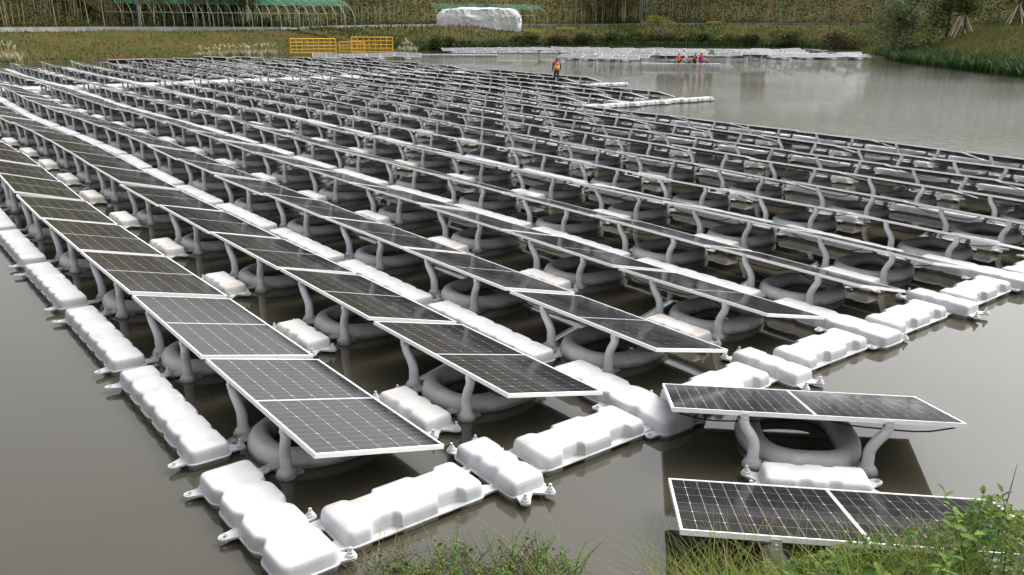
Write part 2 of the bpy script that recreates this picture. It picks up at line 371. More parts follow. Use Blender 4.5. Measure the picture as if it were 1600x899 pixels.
# ------------------------------------------------------------------ float shapes
def half_outline(a, b, r, inset, depth, N):
    a -= inset; b -= inset; r = max(.012, r - inset * .8)
    H = [(a, 0), (a, (b - r) * .5), (a, b - r)]
    for k in range(1, 4): q = math.pi / 2 * k / 4; H.append((a - r + r * math.cos(q), b - r + r * math.sin(q)))
    for k in range(N + 1):
        x = (a - r) - 2 * (a - r) * k / N; H.append((x, b - depth(x)))
    for k in range(1, 4): q = math.pi / 2 * (1 + k / 4); H.append((-a + r + r * math.cos(q), b - r + r * math.sin(q)))
    H += [(-a, b - r), (-a, (b - r) * .5), (-a, 0)]
    return H
def float_mesh(name, a, b, r, levels, N, depth, groove=None, crown=.004, mats=('white',), dimples=(), rows=6):
    mb = MB(); rings = []
    for z, ins, ds in levels:
        H = half_outline(a, b, r, ins, lambda x: ds * depth(x), N)
        full = H + [(x, -y) for x, y in reversed(H[1:-1])]
        rings.append(mb.add([(x, y, z) for x, y in full])); n = len(full)
    for q in range(len(rings) - 1):
        for j in range(n): mb.face(rings[q] + j, rings[q] + (j + 1) % n, rings[q + 1] + (j + 1) % n, rings[q + 1] + j)
    z, ins, ds = levels[-1]; H = half_outline(a, b, r, ins, lambda x: ds * depth(x), N); Mh = len(H) - 1
    top = rings[-1]
    def idx(k, side): return top + k if side > 0 else (top + (2 * Mh - k) % n)
    col = []
    for k in range(Mh + 1):
        x, y = H[k]; c = [idx(k, 1)]
        if k in (0, Mh): col.append([idx(k, 1)] * (rows + 1)); continue
        inner = []
        for m_ in range(1, rows):
            f = 1 - 2 * m_ / rows
            zz = z + crown * (1 - f * f) * (1 - (x / a) ** 4) - (groove(x) if groove else 0)
            for dx, dy, dr in dimples:
                q = math.hypot(x - dx, y * f - dy) / dr
                if q < 1: zz -= .010 * (1 - q * q)
            inner.append((x, y * f, zz))
        k0 = mb.add(inner); col.append([idx(k, 1)] + [k0 + i for i in range(rows - 1)] + [idx(k, -1)])
    for k in range(Mh):
        for m_ in range(rows):
            q = [col[k][m_], col[k + 1][m_], col[k + 1][m_ + 1], col[k][m_ + 1]]; u = []
            for t in q:
                if t not in u: u.append(t)
            if len(u) > 2: mb.face(*u)
    mb.face(*[rings[0] + j for j in reversed(range(n))])
    return mb.mesh(name, list(mats), 50)

LV = [(-.11, .05, 1), (-.09, .02, 1), (.02, .006, 1), (.036, .002, 1), (.040, -.010, 1), (.050, -.010, 1), (.054, .003, 1), (.115, .008, 1), (.140, .013, 1), (.154, .021, 1), (.161, .033, 1), (.163, .046, .98)]
def scallop(L, nl, D):
    lb = L / nl
    def f(x):
        t = (x / lb) + nl / 2
        k = t - round(t)                       # distance from the nearest lobe joint, in lobes
        if round(t) in (0, nl): return 0
        return D * math.exp(-(k / .135) ** 2)
    def g(x):
        t = (x / lb) + nl / 2; k = t - round(t)
        return 0 if round(t) in (0, nl) else .0022 * math.exp(-(k / .05) ** 2)
    return f, g
f6, g6 = scallop(2.06, 6, .026)
ME_WALK = float_mesh('scalloped_float', 1.05, .175, .06, LV, 66, f6, g6)
f4, g4 = scallop(1.54, 4, .048)
ME_CORNER = float_mesh('corner_float', .79, .215, .07, LV, 60, f4, g4, dimples=[(.25, .02, .03)])
LVN = [(-.10, .05, 1), (-.08, .025, 1), (.030, .012, 1), (.036, .0, 0), (.046, .0, 0), (.050, .014, 1), (.105, .019, 1), (.135, .026, 1), (.152, .039, .9), (.160, .056, .75), (.162, .075, .55)]
def notches(cs, w, D):
    def f(x):
        d = 0
        for c in cs:
            q = abs(x - c); d = max(d, D * min(1, max(0, (w / 2 + .022 - q) / .03)))
        return d
    return f
ME_LONG = float_mesh('long_float', .60, .245, .08, LVN, 56, notches((-.27, .27), .20, .055), dimples=[(.44, .03, .028), (-.44, .03, .028)])
ME_SMALL = float_mesh('small_float', .42, .175, .06, LVN, 48, notches((-.11, .11), .075, .028), mats=('white_stain',), dimples=[(.30, 0, .022)])
ME_SMALLW = ME_SMALL.copy(); ME_SMALLW.materials[0] = M['white']

def lug_mesh():
    mb = MB(); n = 24; out = []
    for k in range(13): q = -math.pi / 2 + math.pi * k / 12; out.append((.042 * math.cos(q), .042 * math.sin(q)))
    back = [(0, .042), (-.05, .052), (-.10, .068), (-.13, .08)]
    out += [(-.035, .048), (-.07, .058), (-.10, .068), (-.13, .08)]
    out += [(-.13, .027), (-.13, -.027), (-.13, -.08)]
    out += [(-.10, -.068), (-.07, -.058), (-.035, -.048), (-.015, -.044)]
    n = len(out); hole = []
    for x, y in out: q = math.atan2(y, x); hole.append((.015 * math.cos(q), .015 * math.sin(q)))
    A = mb.add([(x, y, .008) for x, y in out]); B = mb.add([(x, y, .008) for x, y in hole])
    A2 = mb.add([(x, y, -.008) for x, y in out]); B2 = mb.add([(x, y, -.008) for x, y in hole])
    for j in range(n):
        k = (j + 1) % n
        mb.face(A + j, A + k, B + k, B + j); mb.face(A2 + k, A2 + j, B2 + j, B2 + k)
        mb.face(A + k, A + j, A2 + j, A2 + k); mb.face(B + j, B + k, B2 + k, B2 + j)
    # raised collar
    for ra, rb, z in ((.030, .024, .014),):
        K = [mb.add([(rr * math.cos(2 * math.pi * j / 16), rr * math.sin(2 * math.pi * j / 16), zz) for j in range(16)]) for rr, zz in ((ra, .008), (ra, z), (rb, z), (rb, .008))]
        for t in range(3):
            for j in range(16): mb.face(K[t] + j, K[t] + (j + 1) % 16, K[t + 1] + (j + 1) % 16, K[t + 1] + j)
    return mb.mesh('lug', ['lug'], 40)
ME_LUG = lug_mesh()
def bolt_mesh():
    mb = MB()
    mb.tube([(0, 0, 0), (0, 0, .016)], [.034, .032], 14); mb.tube([(0, 0, .016), (0, 0, .034)], [.024, .022], 6); mb.tube([(0, 0, .034), (0, 0, .062)], [.013, .012], 10)
    return mb.mesh('bolt', ['cap'], 40)
ME_BOLT = bolt_mesh()
def with_lugs(me, lugs, name):
    """low-detail copy of a float with its lugs in one mesh, for those far away"""
    mb = MB(); mb.join(me, Matrix()); 
    for x, y, a in lugs: mb.join(ME_LUG, Matrix.Translation((x, y, .045)) @ Matrix.Rotation(a, 4, 'Z'))
    m2 = mb.mesh(name, ['white'], 50); m2.materials[0] = me.materials[0]; return m2
HP = math.pi / 2
LUG_WALK = [(s * .96, t * .275, t * HP + t * -s * .25) for s in (-1, 1) for t in (-1, 1)]
LUG_CORNER = [(-.70, -.30, -HP - .2), (.02, -.30, -HP), (.70, -.30, -HP + .2), (-.70, .29, HP), (.15, .285, HP), (.76, .285, HP - .5)]
LUG_LONG = [(s * .70, t * .18, (0 if s > 0 else math.pi) + s * t * .25) for s in (-1, 1) for t in (-1, 1)]
LUG_SMALL = [(s * .50, t * .12, (0 if s > 0 else math.pi) + s * t * .5) for s in (-1, 1) for t in (-1, 1)]
FAR = {}
for nm, me, lg in (('walk', ME_WALK, LUG_WALK), ('long', ME_LONG, LUG_LONG), ('small', ME_SMALL, LUG_SMALL), ('smallw', ME_SMALLW, LUG_SMALL), ('corner', ME_CORNER, LUG_CORNER)):
    FAR[nm] = (me, lg, with_lugs(me, lg, me.name))
def put_float(kind, name, loc, rz, label, cat, group, near, bolts=()):
    me, lg, far = FAR[kind]
    loc = Vector(loc); loc.z += rn(-.010, .010)
    o = ob(name, me if near else far, None, loc, (rn(-.014, .014), rn(-.010, .010), rz + rn(-.012, .012)))
    tag(o, label, cat, group)
    if near:
        for k, (x, y, a) in enumerate(lg):
            ob('lug', ME_LUG, o, (x, y, .045), (0, 0, a))
            if k in bolts: ob('bolt', ME_BOLT, o, (x, y, .055))
    return o

# ------------------------------------------------------------------ panel unit shapes  (local x along row, y from high edge to low edge, origin at water level under the panel)
def ring_mesh(seg=56, cs=14):
    mb = MB(); rings = []
    for i in range(seg):
        q = 2 * math.pi * i / seg; c, s = math.cos(q), math.sin(q); e = 2 / 2.5
        cx = .405 * math.copysign(abs(c) ** e, c); cy = .505 * math.copysign(abs(s) ** e, s)
        nx_, ny_ = c / .405, s / .505; L = math.hypot(nx_, ny_); nx_ /= L; ny_ /= L
        wl = .098 + .012 * math.cos(4 * q)
        pts = []
        for j in range(cs):
            t = 2 * math.pi * j / cs; ex = 2 / 2.6
            ro = wl * math.copysign(abs(math.cos(t)) ** ex, math.cos(t)); z = .022 + .118 * math.copysign(abs(math.sin(t)) ** ex, math.sin(t))
            if abs(t - 0) < .01 or abs(t - math.pi) < .01: ro *= 1.07
            pts.append((cx + nx_ * ro, cy - .035 + ny_ * ro, z))
        rings.append(mb.add(pts))
    for i in range(seg):
        a, b = rings[i], rings[(i + 1) % seg]
        for j in range(cs): mb.face(a + j, b + j, b + (j + 1) % cs, a + (j + 1) % cs)
    # corner ears, feet under the posts
    for sx in (-1, 1):
        mb.join(ME_LUG, Matrix.Translation((sx * .30, -.66, .03)) @ Matrix.Rotation(-HP, 4, 'Z'))
        mb.join(ME_LUG, Matrix.Translation((sx * .30, .68, .03)) @ Matrix.Rotation(HP, 4, 'Z'))
        mb.tube([(sx * .455, -.55, -.05), (sx * .455, -.55, .018), (sx * .455, -.55, .03), (sx * .455, -.55, .06)], [.088, .088, .078, .060], 14)
        mb.box(min(sx * .30, sx * .50), max(sx * .30, sx * .50), -.60, -.42, -.04, .022)
        # moulded saddle towards the low edge of the panel
        mb.box(sx * .27 - .035, sx * .27 + .035, .43, .53, .10, .175)
    return mb.mesh('ring_float', ['grey'], 40)
ME_RING = ring_mesh()
def post_mesh(sx):
    mb = MB(); P = curve_pts([(sx * .455, -.55, .02), (sx * .455, -.55, .12), (sx * .458, -.551, .20), (sx * .495, -.562, .285), (sx * .545, -.574, .36), (sx * .560, -.578, .415)], 14)
    mb.tube(P, [.050 - .010 * i / 14 for i in range(15)], 12)
    e = P[-1]; mb.tube([e - Vector((0, 0, .012)), e + Vector((0, 0, .006))], [.043, .043], 12)
    return mb.mesh('post', ['post'], 50)
ME_POST = {s: post_mesh(s) for s in (-1, 1)}
def clamp_mesh(sx):
    mb = MB(); x, y = sx * .560, -.578
    mb.box(x - .032, x + .032, y - .034, y - .028, .415, .487)       # plate outside the frame
    mb.box(x - .032, x + .032, y - .027, y + .035, .415, .4215)
    mb.box(x - .032, x - .026, y - .027, y + .02, .4225, .452)
    mb.box(x + .026, x + .032, y - .027, y + .02, .4225, .452)
    mb.tube([(x, y - .048, .445), (x, y - .0345, .445)], .010, 8)
    return mb.mesh('clamp', ['steel'])
ME_CLAMP = {s: clamp_mesh(s) for s in (-1, 1)}
def rest_mesh():
    mb = MB()
    for x in (-.27, .27): mb.box(x - .03, x + .03, .452, .508, .1755, .192)
    mb.box(-.30, .30, .47, .49, .1925, .1975)
    return mb.mesh('rest', ['steel'])
ME_REST = rest_mesh()
def cable_mesh():
    mb = MB()
    for s in (-1, 1):
        mb.tube(curve_pts([(s * .05, -.26, .375), (s * .25, -.30, .30), (s * .55, -.42, .33), (s * .85, -.52, .37), (s * 1.08, -.54, .43)], 10), .007, 5)
    return mb.mesh('cable', ['cable'], 60)
M['cable'] = mat('cable_rubber', (.015, .015, .016), .5)
ME_CABLE = cable_mesh()
# panel: local frame with origin at the high-edge top, x along, y down the slope, z normal
def panel_mesh():
    mb = MB(); a, w_, t, lip = PL / 2, PW, .035, .017
    mb.box(-a, a, 0, lip, -t, 0); mb.box(-a, a, w_ - lip, w_, -t, 0)
    mb.box(-a, -a + lip, lip, w_ - lip, -t, 0); mb.box(a - lip, a, lip, w_ - lip, -t, 0)
    return mb.mesh('panel', ['alu'])
ME_PANEL = panel_mesh()
def sheet_mesh():
    mb = MB(); a, w_, lip = PL / 2, PW, .017
    mb.quad((-a + lip, lip, -.004), (a - lip, lip, -.004), (a - lip, w_ - lip, -.004), (-a + lip, w_ - lip, -.004)); mb.cur = 1
    mb.quad((-a + lip, w_ - lip, -.010), (a - lip, w_ - lip, -.010), (a - lip, lip, -.010), (-a + lip, lip, -.010))
    mb.box(-.06, .06, .30, .38, -.03, -.0105)
    return mb.mesh('backsheet', ['sheet', 'back'])
ME_SHEET = sheet_mesh()
CW, CL = .1788, .0900          # half-cell size, across and along
def cell_grid():
    out = []
    for h in (-1, 1):
        for k in range(12):
            for j in range(6):
                x = h * (.0135 + .0925 * (k + .5)); y = .017 + .012 + .18 * (j) + .0895 + .0005
                y = PW / 2 + (j - 2.5) * .1822
                out.append((x, y, h, k))
    return out
def cell_poly(flip, up):
    a, b, c = CL / 2, CW / 2, .0075
    x1 = a if not flip else -a       # chamfered side
    p = [(-x1, -b), (x1 - math.copysign(c, x1), -b), (x1, -b + c), (x1, b - c), (x1 - math.copysign(c, x1), b), (-x1, b)]
    if flip: p = p[::-1]
    return p
def cell_mesh(flip):
    mb = MB(); p = cell_poly(flip, 0); k = mb.add([(x, y, .0003) for x, y in p]); k2 = mb.add([(x, y, 0) for x, y in p])
    mb.face(*range(k, k + 6))
    for j in range(6): mb.face(k + (j + 1) % 6, k + j, k2 + j, k2 + (j + 1) % 6)
    return mb.mesh('cell', ['cell'])
ME_CELL = {f: cell_mesh(f) for f in (False, True)}
def cells_mesh():
    mb = MB()
    for x, y, h, k in cell_grid():
        p = cell_poly(k % 2 == 0, 0); q = mb.add([(x + a, y + b, -.0034) for a, b in p]); mb.face(*range(q, q + 6))
    return mb.mesh('cell_sheet', ['cell'])
ME_CELLS = cells_mesh()
PANEL_M = Matrix.Translation((0, -.6, ZH)) @ Matrix.Rotation(-TILT, 4, 'X')

def put_unit(p, rz, label, group, near=False, jit=1.0):
    root = bpy.data.objects.new('floating_solar_panel', None); C.objects.link(root)
    root.empty_display_size = .2
    root.location = p + Vector((0, 0, rn(-.012, .012) * jit)); root.rotation_euler = (rn(-.018, .018) * jit, rn(-.010, .010) * jit, rz + rn(-.010, .010) * jit)
    tag(root, label, 'solar panel', group)
    pn = ob('panel', ME_PANEL, root); pn.matrix_local = PANEL_M
    ob('backsheet', ME_SHEET, pn)
    if near:
        for x, y, h, k in cell_grid(): ob('cell', ME_CELL[k % 2 == 0], pn, (x, y, -.0038))
    else: ob('cell_sheet', ME_CELLS, pn)
    for s in (-1, 1):
        po = ob('post', ME_POST[s], root); ob('clamp', ME_CLAMP[s], po)
    ob('ring_float', ME_RING, root); ob('rest', ME_REST, root); ob('cable', ME_CABLE, root)
    return root

UNIT_PARTS = [(ME_PANEL, PANEL_M, [0]), (ME_SHEET, PANEL_M, [1, 2]), (ME_CELLS, PANEL_M, [3])] + \
             [(ME_POST[s], Matrix(), [4]) for s in (-1, 1)] + [(ME_CLAMP[s], Matrix(), [5]) for s in (-1, 1)] + [(ME_RING, Matrix(), [6])]
STUFF_MATS = ['alu', 'sheet', 'back', 'cell', 'post', 'steel', 'grey']

# ------------------------------------------------------------------ lay out the array
AISLE = 40.75          # metres back to the cross walkway
AFTER = 42.55
units = []             # (distance, position, rz, label, group)
def rowname(r): return 'leftmost' if r == 1 else ORD[r]
def row_us(r):
    """near-end u of each panel of the row, front to back"""
    if r <= 12: first = 0.0
    elif r <= 16: first = 21.35
    else: first = 29.95
    out = []; u = first
    if r <= 12:
        out = [i * PU for i in range(17)]
    else:
        while u + PL < AISLE + .3: out.append(u); u += PU
    out += [AFTER + i * PU for i in range(7)]
    return out
for r in range(1, 19):
    for i, u in enumerate(row_us(r)):
        uc = -u - PL / 2; vc = rowv(r) + .6
        p = W(uc, vc)
        if not inview(p + Vector((0, 0, .3)), 130): continue
        where = 'leftmost row' if r == 1 else ORD[r] + ' row from left'
        lab = 'dark solar panel on curved posts, %s from front in %s' % (ORD[i + 1], where)
        a0 = W(uc - 1, vc); a1 = W(uc + 1, vc); rz = math.atan2(a1.y - a0.y, a1.x - a0.x)
        units.append((p.length, p, rz, lab, 'solar panels of the large floating array', r, i))
# two loose units by the near bank
units.append((6.9, Vector((2.50, 6.88, 0)), -.104, 'single solar panel floating apart from the array, with a ring float showing below', 'loose solar panels by the near bank', 0, 0))
units.append((5.3, Vector((2.25, 5.11, 0)), -.119, 'nearest solar panel at lower right, its right end behind green weeds', 'loose solar panels by the near bank', 0, 1))
# far array by the opposite bank
far_units = []
for k in range(8):
    far_units.append((Vector((-6.2 + 1.9 * k + .2 * math.sin(k), 91.5 + .75 * k, 0)), R(20) + math.pi + rn(-.2, .2)))
for j in range(5):
    for k in range(11):
        x = 5.5 + 2.55 * k + 1.0 * j + rn(-.5, .5); y = 78.5 + 4.3 * j - .12 * k + rn(-.6, .6) + (3.0 if k > 6 else 0)
        if j == 0 and (k > 3): continue
        if j == 1 and 3 < k < 6: continue
        if x > 33.5: continue
        far_units.append((Vector((x, y, 0)), (R(-8) + math.pi if random.random() < .85 else R(8)) + rn(-.5, .5)))
for k in range(3): far_units.append((Vector((6.6 + 1.5 * k + rn(-.3, .3), 77.5 - .75 * k + rn(-.3, .3), -.02)), R(-25) + math.pi + rn(-.5, .5)))
for k in range(4): far_units.append((Vector((25.0 + 2.4 * k, 83.2 + .35 * k, 0)), R(6) + math.pi + rn(-.15, .15)))
for k in range(5): far_units.append((W(-60.6 - .2 * k, 14.5 + 2.3 * k), YAW + R(60) + rn(-.1, .1)))
for k in range(4): far_units.append((W(-63.0 + .5 * k, 31.0 + 2.3 * k), YAW + R(70) + math.pi + rn(-.15, .15)))
units.sort(key=lambda t: t[0])
IND, REST_U = units[:300], units[300:]
NEAR_CELLS = {(0, 0), (0, 1), (1, 0), (1, 1), (2, 0)}
for d, p, rz, lab, grp, r, i in IND:
    put_unit(p, rz, lab, grp, near=(r, i) in NEAR_CELLS, jit=.25 if d < 9 else (.7 if d < 16 else 1.2))
mb = MB()
for p, rz in [(t[1], t[2]) for t in REST_U] + far_units:
    mx = Matrix.Translation(p) @ Euler((rn(-.05, .05), rn(-.05, .05), rz)).to_matrix().to_4x4()
    for me, lm, mp in UNIT_PARTS: mb.join(me, mx @ lm, mp)
tag(ob('distant_solar_panels', mb.mesh('distant_solar_panels', STUFF_MATS, 40)), 'distant floating solar panels at the far end and by the opposite bank', 'solar panel', None, 'stuff')

# walkway floats between the row pairs
walk_cols = [(rowv(2 * k + 1) - .375, k + 1) for k in range(9)]
for v, k in walk_cols:
    name = 'outer left walkway' if k == 1 else ORD[k] + ' walkway from left'
    first = 0 if k <= 6 else (21.35 if k <= 8 else 29.95)
    if k == 7: first = 0
    n = 0
    # front end piece
    p = W(-.09 - (0 if first == 0 else first), v)
    if inview(p):
        near = p.length < 12
        put_float('corner', 'scalloped_float', p, YAW, 'short white scalloped float at the front end of the %s' % name, 'float', 'short end floats of the walkways', near, (4, 5) if near else ())
    u = first + 2.24
    while u < 59.5:
        if AISLE - 1.3 < u < AFTER + 1.0: u += .4; 
        p = W(-u, v); n += 1
        if inview(p, 90):
            lab = 'white scalloped float, %s from the front in the %s' % (ORD[min(n, 26)], name)
            a0 = W(-u - 1, v); a1 = W(-u + 1, v)
            put_float('walk', 'scalloped_float', p, math.atan2(a1.y - a0.y, a1.x - a0.x), lab, 'float', 'scalloped walkway floats', p.length < 12, (1, 3) if p.length < 12 else ())
        u += PU

# small connector floats inside each pair
for k in range(9):
    r = 2 * k + 1
    for i, u in enumerate(row_us(r)):
        uc = -u - PL / 2 + .16; v = rowv(r) + 1.42; p = W(uc, v)
        if not inview(p, 90): continue
        lab = 'small stained white float between %s and %s panel rows, %s from the front' % (ORD[r], ORD[r + 1], ORD[i + 1])
        put_float('small', 'small_float', p, YAW, lab, 'float', 'small floats between panel rows', p.length < 12, (0, 1, 2, 3))

# front edge of the array
for r in range(1, 11):
    p = W(.34, rowv(r) + .52)
    if inview(p, 120):
        put_float('long', 'long_float', p, YAW + HP, 'long notched white float across the front end of the %s panel row' % ORD[r], 'float', 'front edge floats', p.length < 13, (0, 1) )
    if r % 2:
        p = W(.33, rowv(r) + 1.40)
        if inview(p, 120):
            put_float('smallw', 'small_float', p, YAW, 'small white front edge float between the %s and %s panel rows' % (ORD[r], ORD[r + 1]), 'float', 'front edge floats', p.length < 13, (0, 1, 2, 3))
# front edge of the set-back rows
for r in range(13, 19):
    u = -21.0 if r < 17 else -29.6
    p = W(u + .05, rowv(r) + .55); put_float('long', 'long_float', p, YAW + HP, 'long white float across the set-back front end of the %s panel row' % ORD[r], 'float', 'set-back edge floats', False)
    p = W(u + .05, rowv(r) + 1.42); put_float('smallw', 'small_float', p, YAW, 'small white set-back edge float beside the %s panel row' % ORD[r], 'float', 'set-back edge floats', False)
for u, v in ((-20.75, rowv(17) - .4), (-20.75, rowv(17) + .5), (-29.4, rowv(18) + 1.9)):
    put_float('long', 'long_float', W(u, v), YAW + HP, 'white float at the right-hand tip of the set-back edge' if v > 30 else 'long white float past the %s end of the set-back edge' % ('near' if v < 28 else 'far'), 'float', 'set-back edge floats', False)
# cross walkway
for j in range(3):
    for k in range(22):
        v = 2.6 + 1.30 * k; p = W(-(AISLE + .30 + .53 * j), v)
        if not inview(p, 60): continue
        put_float('long', 'long_float', p, YAW + HP, 'white float in the cross walkway, %s lane, %s from the left' % (('near', 'middle', 'far')[j], ORD[k + 1]), 'float', 'cross walkway floats', False)
# outer floats on the right of row twelve
for i in range(24):
    u = i * PU + 1.1; v = rowv(12) + 1.45
    if u > 21.2: break
    p = W(-u, v)
    if inview(p, 60): put_float('walk', 'scalloped_float', p, YAW, 'white scalloped float on the open-water side of the twelfth row, %s from the front' % ORD[i + 1], 'float', 'open-water edge floats', False)
# float between the loose panels
p = Vector((2.36, 5.97, 0)); put_float('smallw', 'small_float', p, -.112, 'small white float between the two loose panels by the near bank', 'float', None, True, (0, 1))

# far floats and raft
n = 0
for k in range(11):
    n += 1; put_float('walk', 'scalloped_float', (10.5 + 2.15 * k, 104.5 + .25 * k, 0), R(6) + rn(-.05, .05), 'white float in the far line by the opposite bank, %s from the left' % ORD[n], 'float', 'far line of white floats', False)
for k in range(6):
    put_float('walk', 'scalloped_float', (-5.0 + 2.15 * k, 90.3 + .65 * k, 0), R(17), 'white float before the leftmost far panels, %s from the left' % ORD[k + 1], 'float', 'floats before the far panels', False)
for k in range(9):
    put_float('walk', 'scalloped_float', (7.6 + 2.15 * k, 88.2 - .15 * k, 0), R(-4), 'white float among the far panels behind the raft, %s from the left' % ORD[k + 1], 'float', 'floats among the far panels', False)
for k in range(4):
    put_float('walk', 'scalloped_float', (-8.9 + 2.1 * k, 83.8 + .2 * k, 0), R(5), 'white float trailing off the far end of the array, %s from left' % ORD[k + 1], 'float', 'trailing floats', False)
for k in range(3):
    put_float('walk', 'scalloped_float', (11.3 + 2.1 * k, 71.6, -.05), R(0), '%s white raft float under the workers on the open water' % ('left-hand', 'middle', 'right-hand')[k], 'float', 'raft floats', False)

# ------------------------------------------------------------------ people
def skin_body(name, V_, E_, rad, assign, mats):
    me = bpy.data.meshes.new(name); me.from_pydata(V_, E_, []); o = bpy.data.objects.new(name, me); C.objects.link(o)
    md = o.modifiers.new('skin', 'SKIN'); md.use_smooth_shade = True
    for i, sv in enumerate(me.skin_vertices[0].data): sv.radius = rad[i]; sv.use_root = (i == 0)
    sb = o.modifiers.new('sub', 'SUBSURF'); sb.levels = 2; sb.render_levels = 2
    dg = bpy.context.evaluated_depsgraph_get(); dg.update()
    m2 = bpy.data.meshes.new_from_object(o.evaluated_get(dg)); bpy.data.objects.remove(o); bpy.data.meshes.remove(me)
    m2.name = name; m2.materials.clear()
    for k in mats: m2.materials.append(M[k])
    for p in m2.polygons: p.material_index = assign(p.center); p.use_smooth = True
    return m2
def person(J, loc, rz, scale, top, leg, label, vest='orange', hat=None, group=None):
    """J: joint positions; keys pelvis chest neck head, sh/el/wr/hip/kn/an/toe for l and r"""
    V_ = []; E_ = []; rad = []; ix = {}
    def v(k, p, r): ix[k] = len(V_); V_.append(p); rad.append(r if hasattr(r, '__len__') else (r, r))
    def e(a, b): E_.append((ix[a], ix[b]))
    v('pelvis', J['pelvis'], (.15, .115)); v('waist', J['waist'], (.135, .10)); v('chest', J['chest'], (.165, .115)); v('neck', J['neck'], .055)
    hd = Vector(J['head']); nk = Vector(J['neck'])
    v('jaw', nk.lerp(hd, .45), (.068, .078)); v('head', J['head'], (.082, .100)); v('crown', hd + (hd - nk).normalized() * .075, (.062, .078))
    for a, b in (('pelvis', 'waist'), ('waist', 'chest'), ('chest', 'neck'), ('neck', 'jaw'), ('jaw', 'head'), ('head', 'crown')): e(a, b)
    v('nose', hd + Vector((0, -.115, -.02)), .014); e('head', 'nose')
    for s in 'lr':
        sg = -1 if s == 'l' else 1
        v('ear' + s, hd + Vector((sg * .088, .01, -.01)), (.012, .022)); e('head', 'ear' + s)
        v('sh' + s, J['sh' + s], .062); v('el' + s, J['el' + s], .045); v('wr' + s, J['wr' + s], .030)
        w_ = Vector(J['wr' + s]); d = (w_ - Vector(J['el' + s])).normalized()
        v('pa' + s, w_ + d * .07, (.020, .038)); e('chest', 'sh' + s); e('sh' + s, 'el' + s); e('el' + s, 'wr' + s); e('wr' + s, 'pa' + s)
        side = d.cross(Vector((sg, .2, .1))).normalized(); curl = Vector((-sg * .4, -.5, -.3)).normalized()
        for q in range(4):
            o_ = side * (.028 - .0187 * q); L = (.075, .085, .08, .062)[q]
            v('f%d%s' % (q, s), w_ + d * .115 + o_, .0095); e('pa' + s, 'f%d%s' % (q, s))
            v('g%d%s' % (q, s), w_ + d * (.10 + L * .85) + o_ + curl * .018, .0085); e('f%d%s' % (q, s), 'g%d%s' % (q, s))
        v('t' + s, w_ + d * .075 + side * .052, .011); e('pa' + s, 't' + s)
        v('t2' + s, w_ + d * .115 + side * .062 + curl * .012, .009); e('t' + s, 't2' + s)
        v('hip' + s, J['hip' + s], .092); v('kn' + s, J['kn' + s], .062); v('an' + s, J['an' + s], .044); v('toe' + s, J['toe' + s], (.042, .030))
        e('pelvis', 'hip' + s); e('hip' + s, 'kn' + s); e('kn' + s, 'an' + s); e('an' + s, 'toe' + s)
    V_ = [tuple(x) for x in V_]
    zs = Vector(J['neck']).z; pz = Vector(J['pelvis']).z
    wr = [Vector(J['wrl']), Vector(J['wrr'])]; an = [Vector(J['anl']), Vector(J['anr'])]; kn = [Vector(J['knl']), Vector(J['knr'])]; hp = [Vector(J['hipl']), Vector(J['hipr'])]
    def dseg(c, a, b):
        ab = b - a; t = max(0, min(1, (c - a).dot(ab) / ab.length_squared)); return (c - a - ab * t).length
    def assign(c):
        if c.z > zs + .025: return 3 if (c.z > hd.z + .045 or c.y > hd.y + .045) else 2
        if min((c - q).length for q in wr) < .05 or any((c - q).length < .22 and (c - q).dot(q - Vector(J['el' + s])) > 0 for q, s in zip(wr, 'lr')): return 2
        if min(min(dseg(c, hp[i], kn[i]), dseg(c, kn[i], an[i])) for i in (0, 1)) < .105 and c.z < pz + .06: return 1
        if c.z < pz - .03: return 1
        return 0
    me = skin_body('person', V_, E_, rad, assign, [top, leg, 'skin', 'hair'])
    o = ob('person', me, None, loc, (0, 0, rz), (scale,) * 3); tag(o, label, 'person', group)
    # vest: open-bottomed shell around the torso
    mb = MB(); W_, Ch, N_ = Vector(J['waist']), Vector(J['chest']), Vector(J['neck']); P_ = Vector(J['pelvis'])
    prof = [(P_.lerp(W_, .1), .185, .150), (W_, .182, .146), (W_.lerp(Ch, .6), .198, .152), (Ch + (N_ - Ch) * .15, .205, .150), (Ch.lerp(N_, .55), .165, .120), (Ch.lerp(N_, .82), .095, .085)]
    rings = []
    for c, a, b in prof: rings.append(mb.add([(c.x + a * math.cos(2 * math.pi * j / 20), c.y + b * math.sin(2 * math.pi * j / 20), c.z) for j in range(20)]))
    for q in range(len(rings) - 1):
        mb.cur = 1 if q == 1 and vest == 'orange' else 0
        for j in range(20): mb.face(rings[q] + j, rings[q] + (j + 1) % 20, rings[q + 1] + (j + 1) % 20, rings[q + 1] + j)
    vo = ob('vest' if vest == 'orange' else 'jacket', mb.mesh('vest', [vest, 'reflect'], 60), o)
    if hat:
        mb = MB(); K = [mb.add([(hd.x + r_ * math.cos(2 * math.pi * j / 18), hd.y + r_ * math.sin(2 * math.pi * j / 18), hd.z + z) for j in range(18)]) for r_, z in ((.20, .035), (.20, .045), (.105, .06), (.098, .11), (.06, .145), (.005, .15))]
        for q in range(5):
            for j in range(18): mb.face(K[q] + j, K[q] + (j + 1) % 18, K[q + 1] + (j + 1) % 18, K[q + 1] + j)
        ob('hat', mb.mesh('hat', [hat], 50), o)
    return o
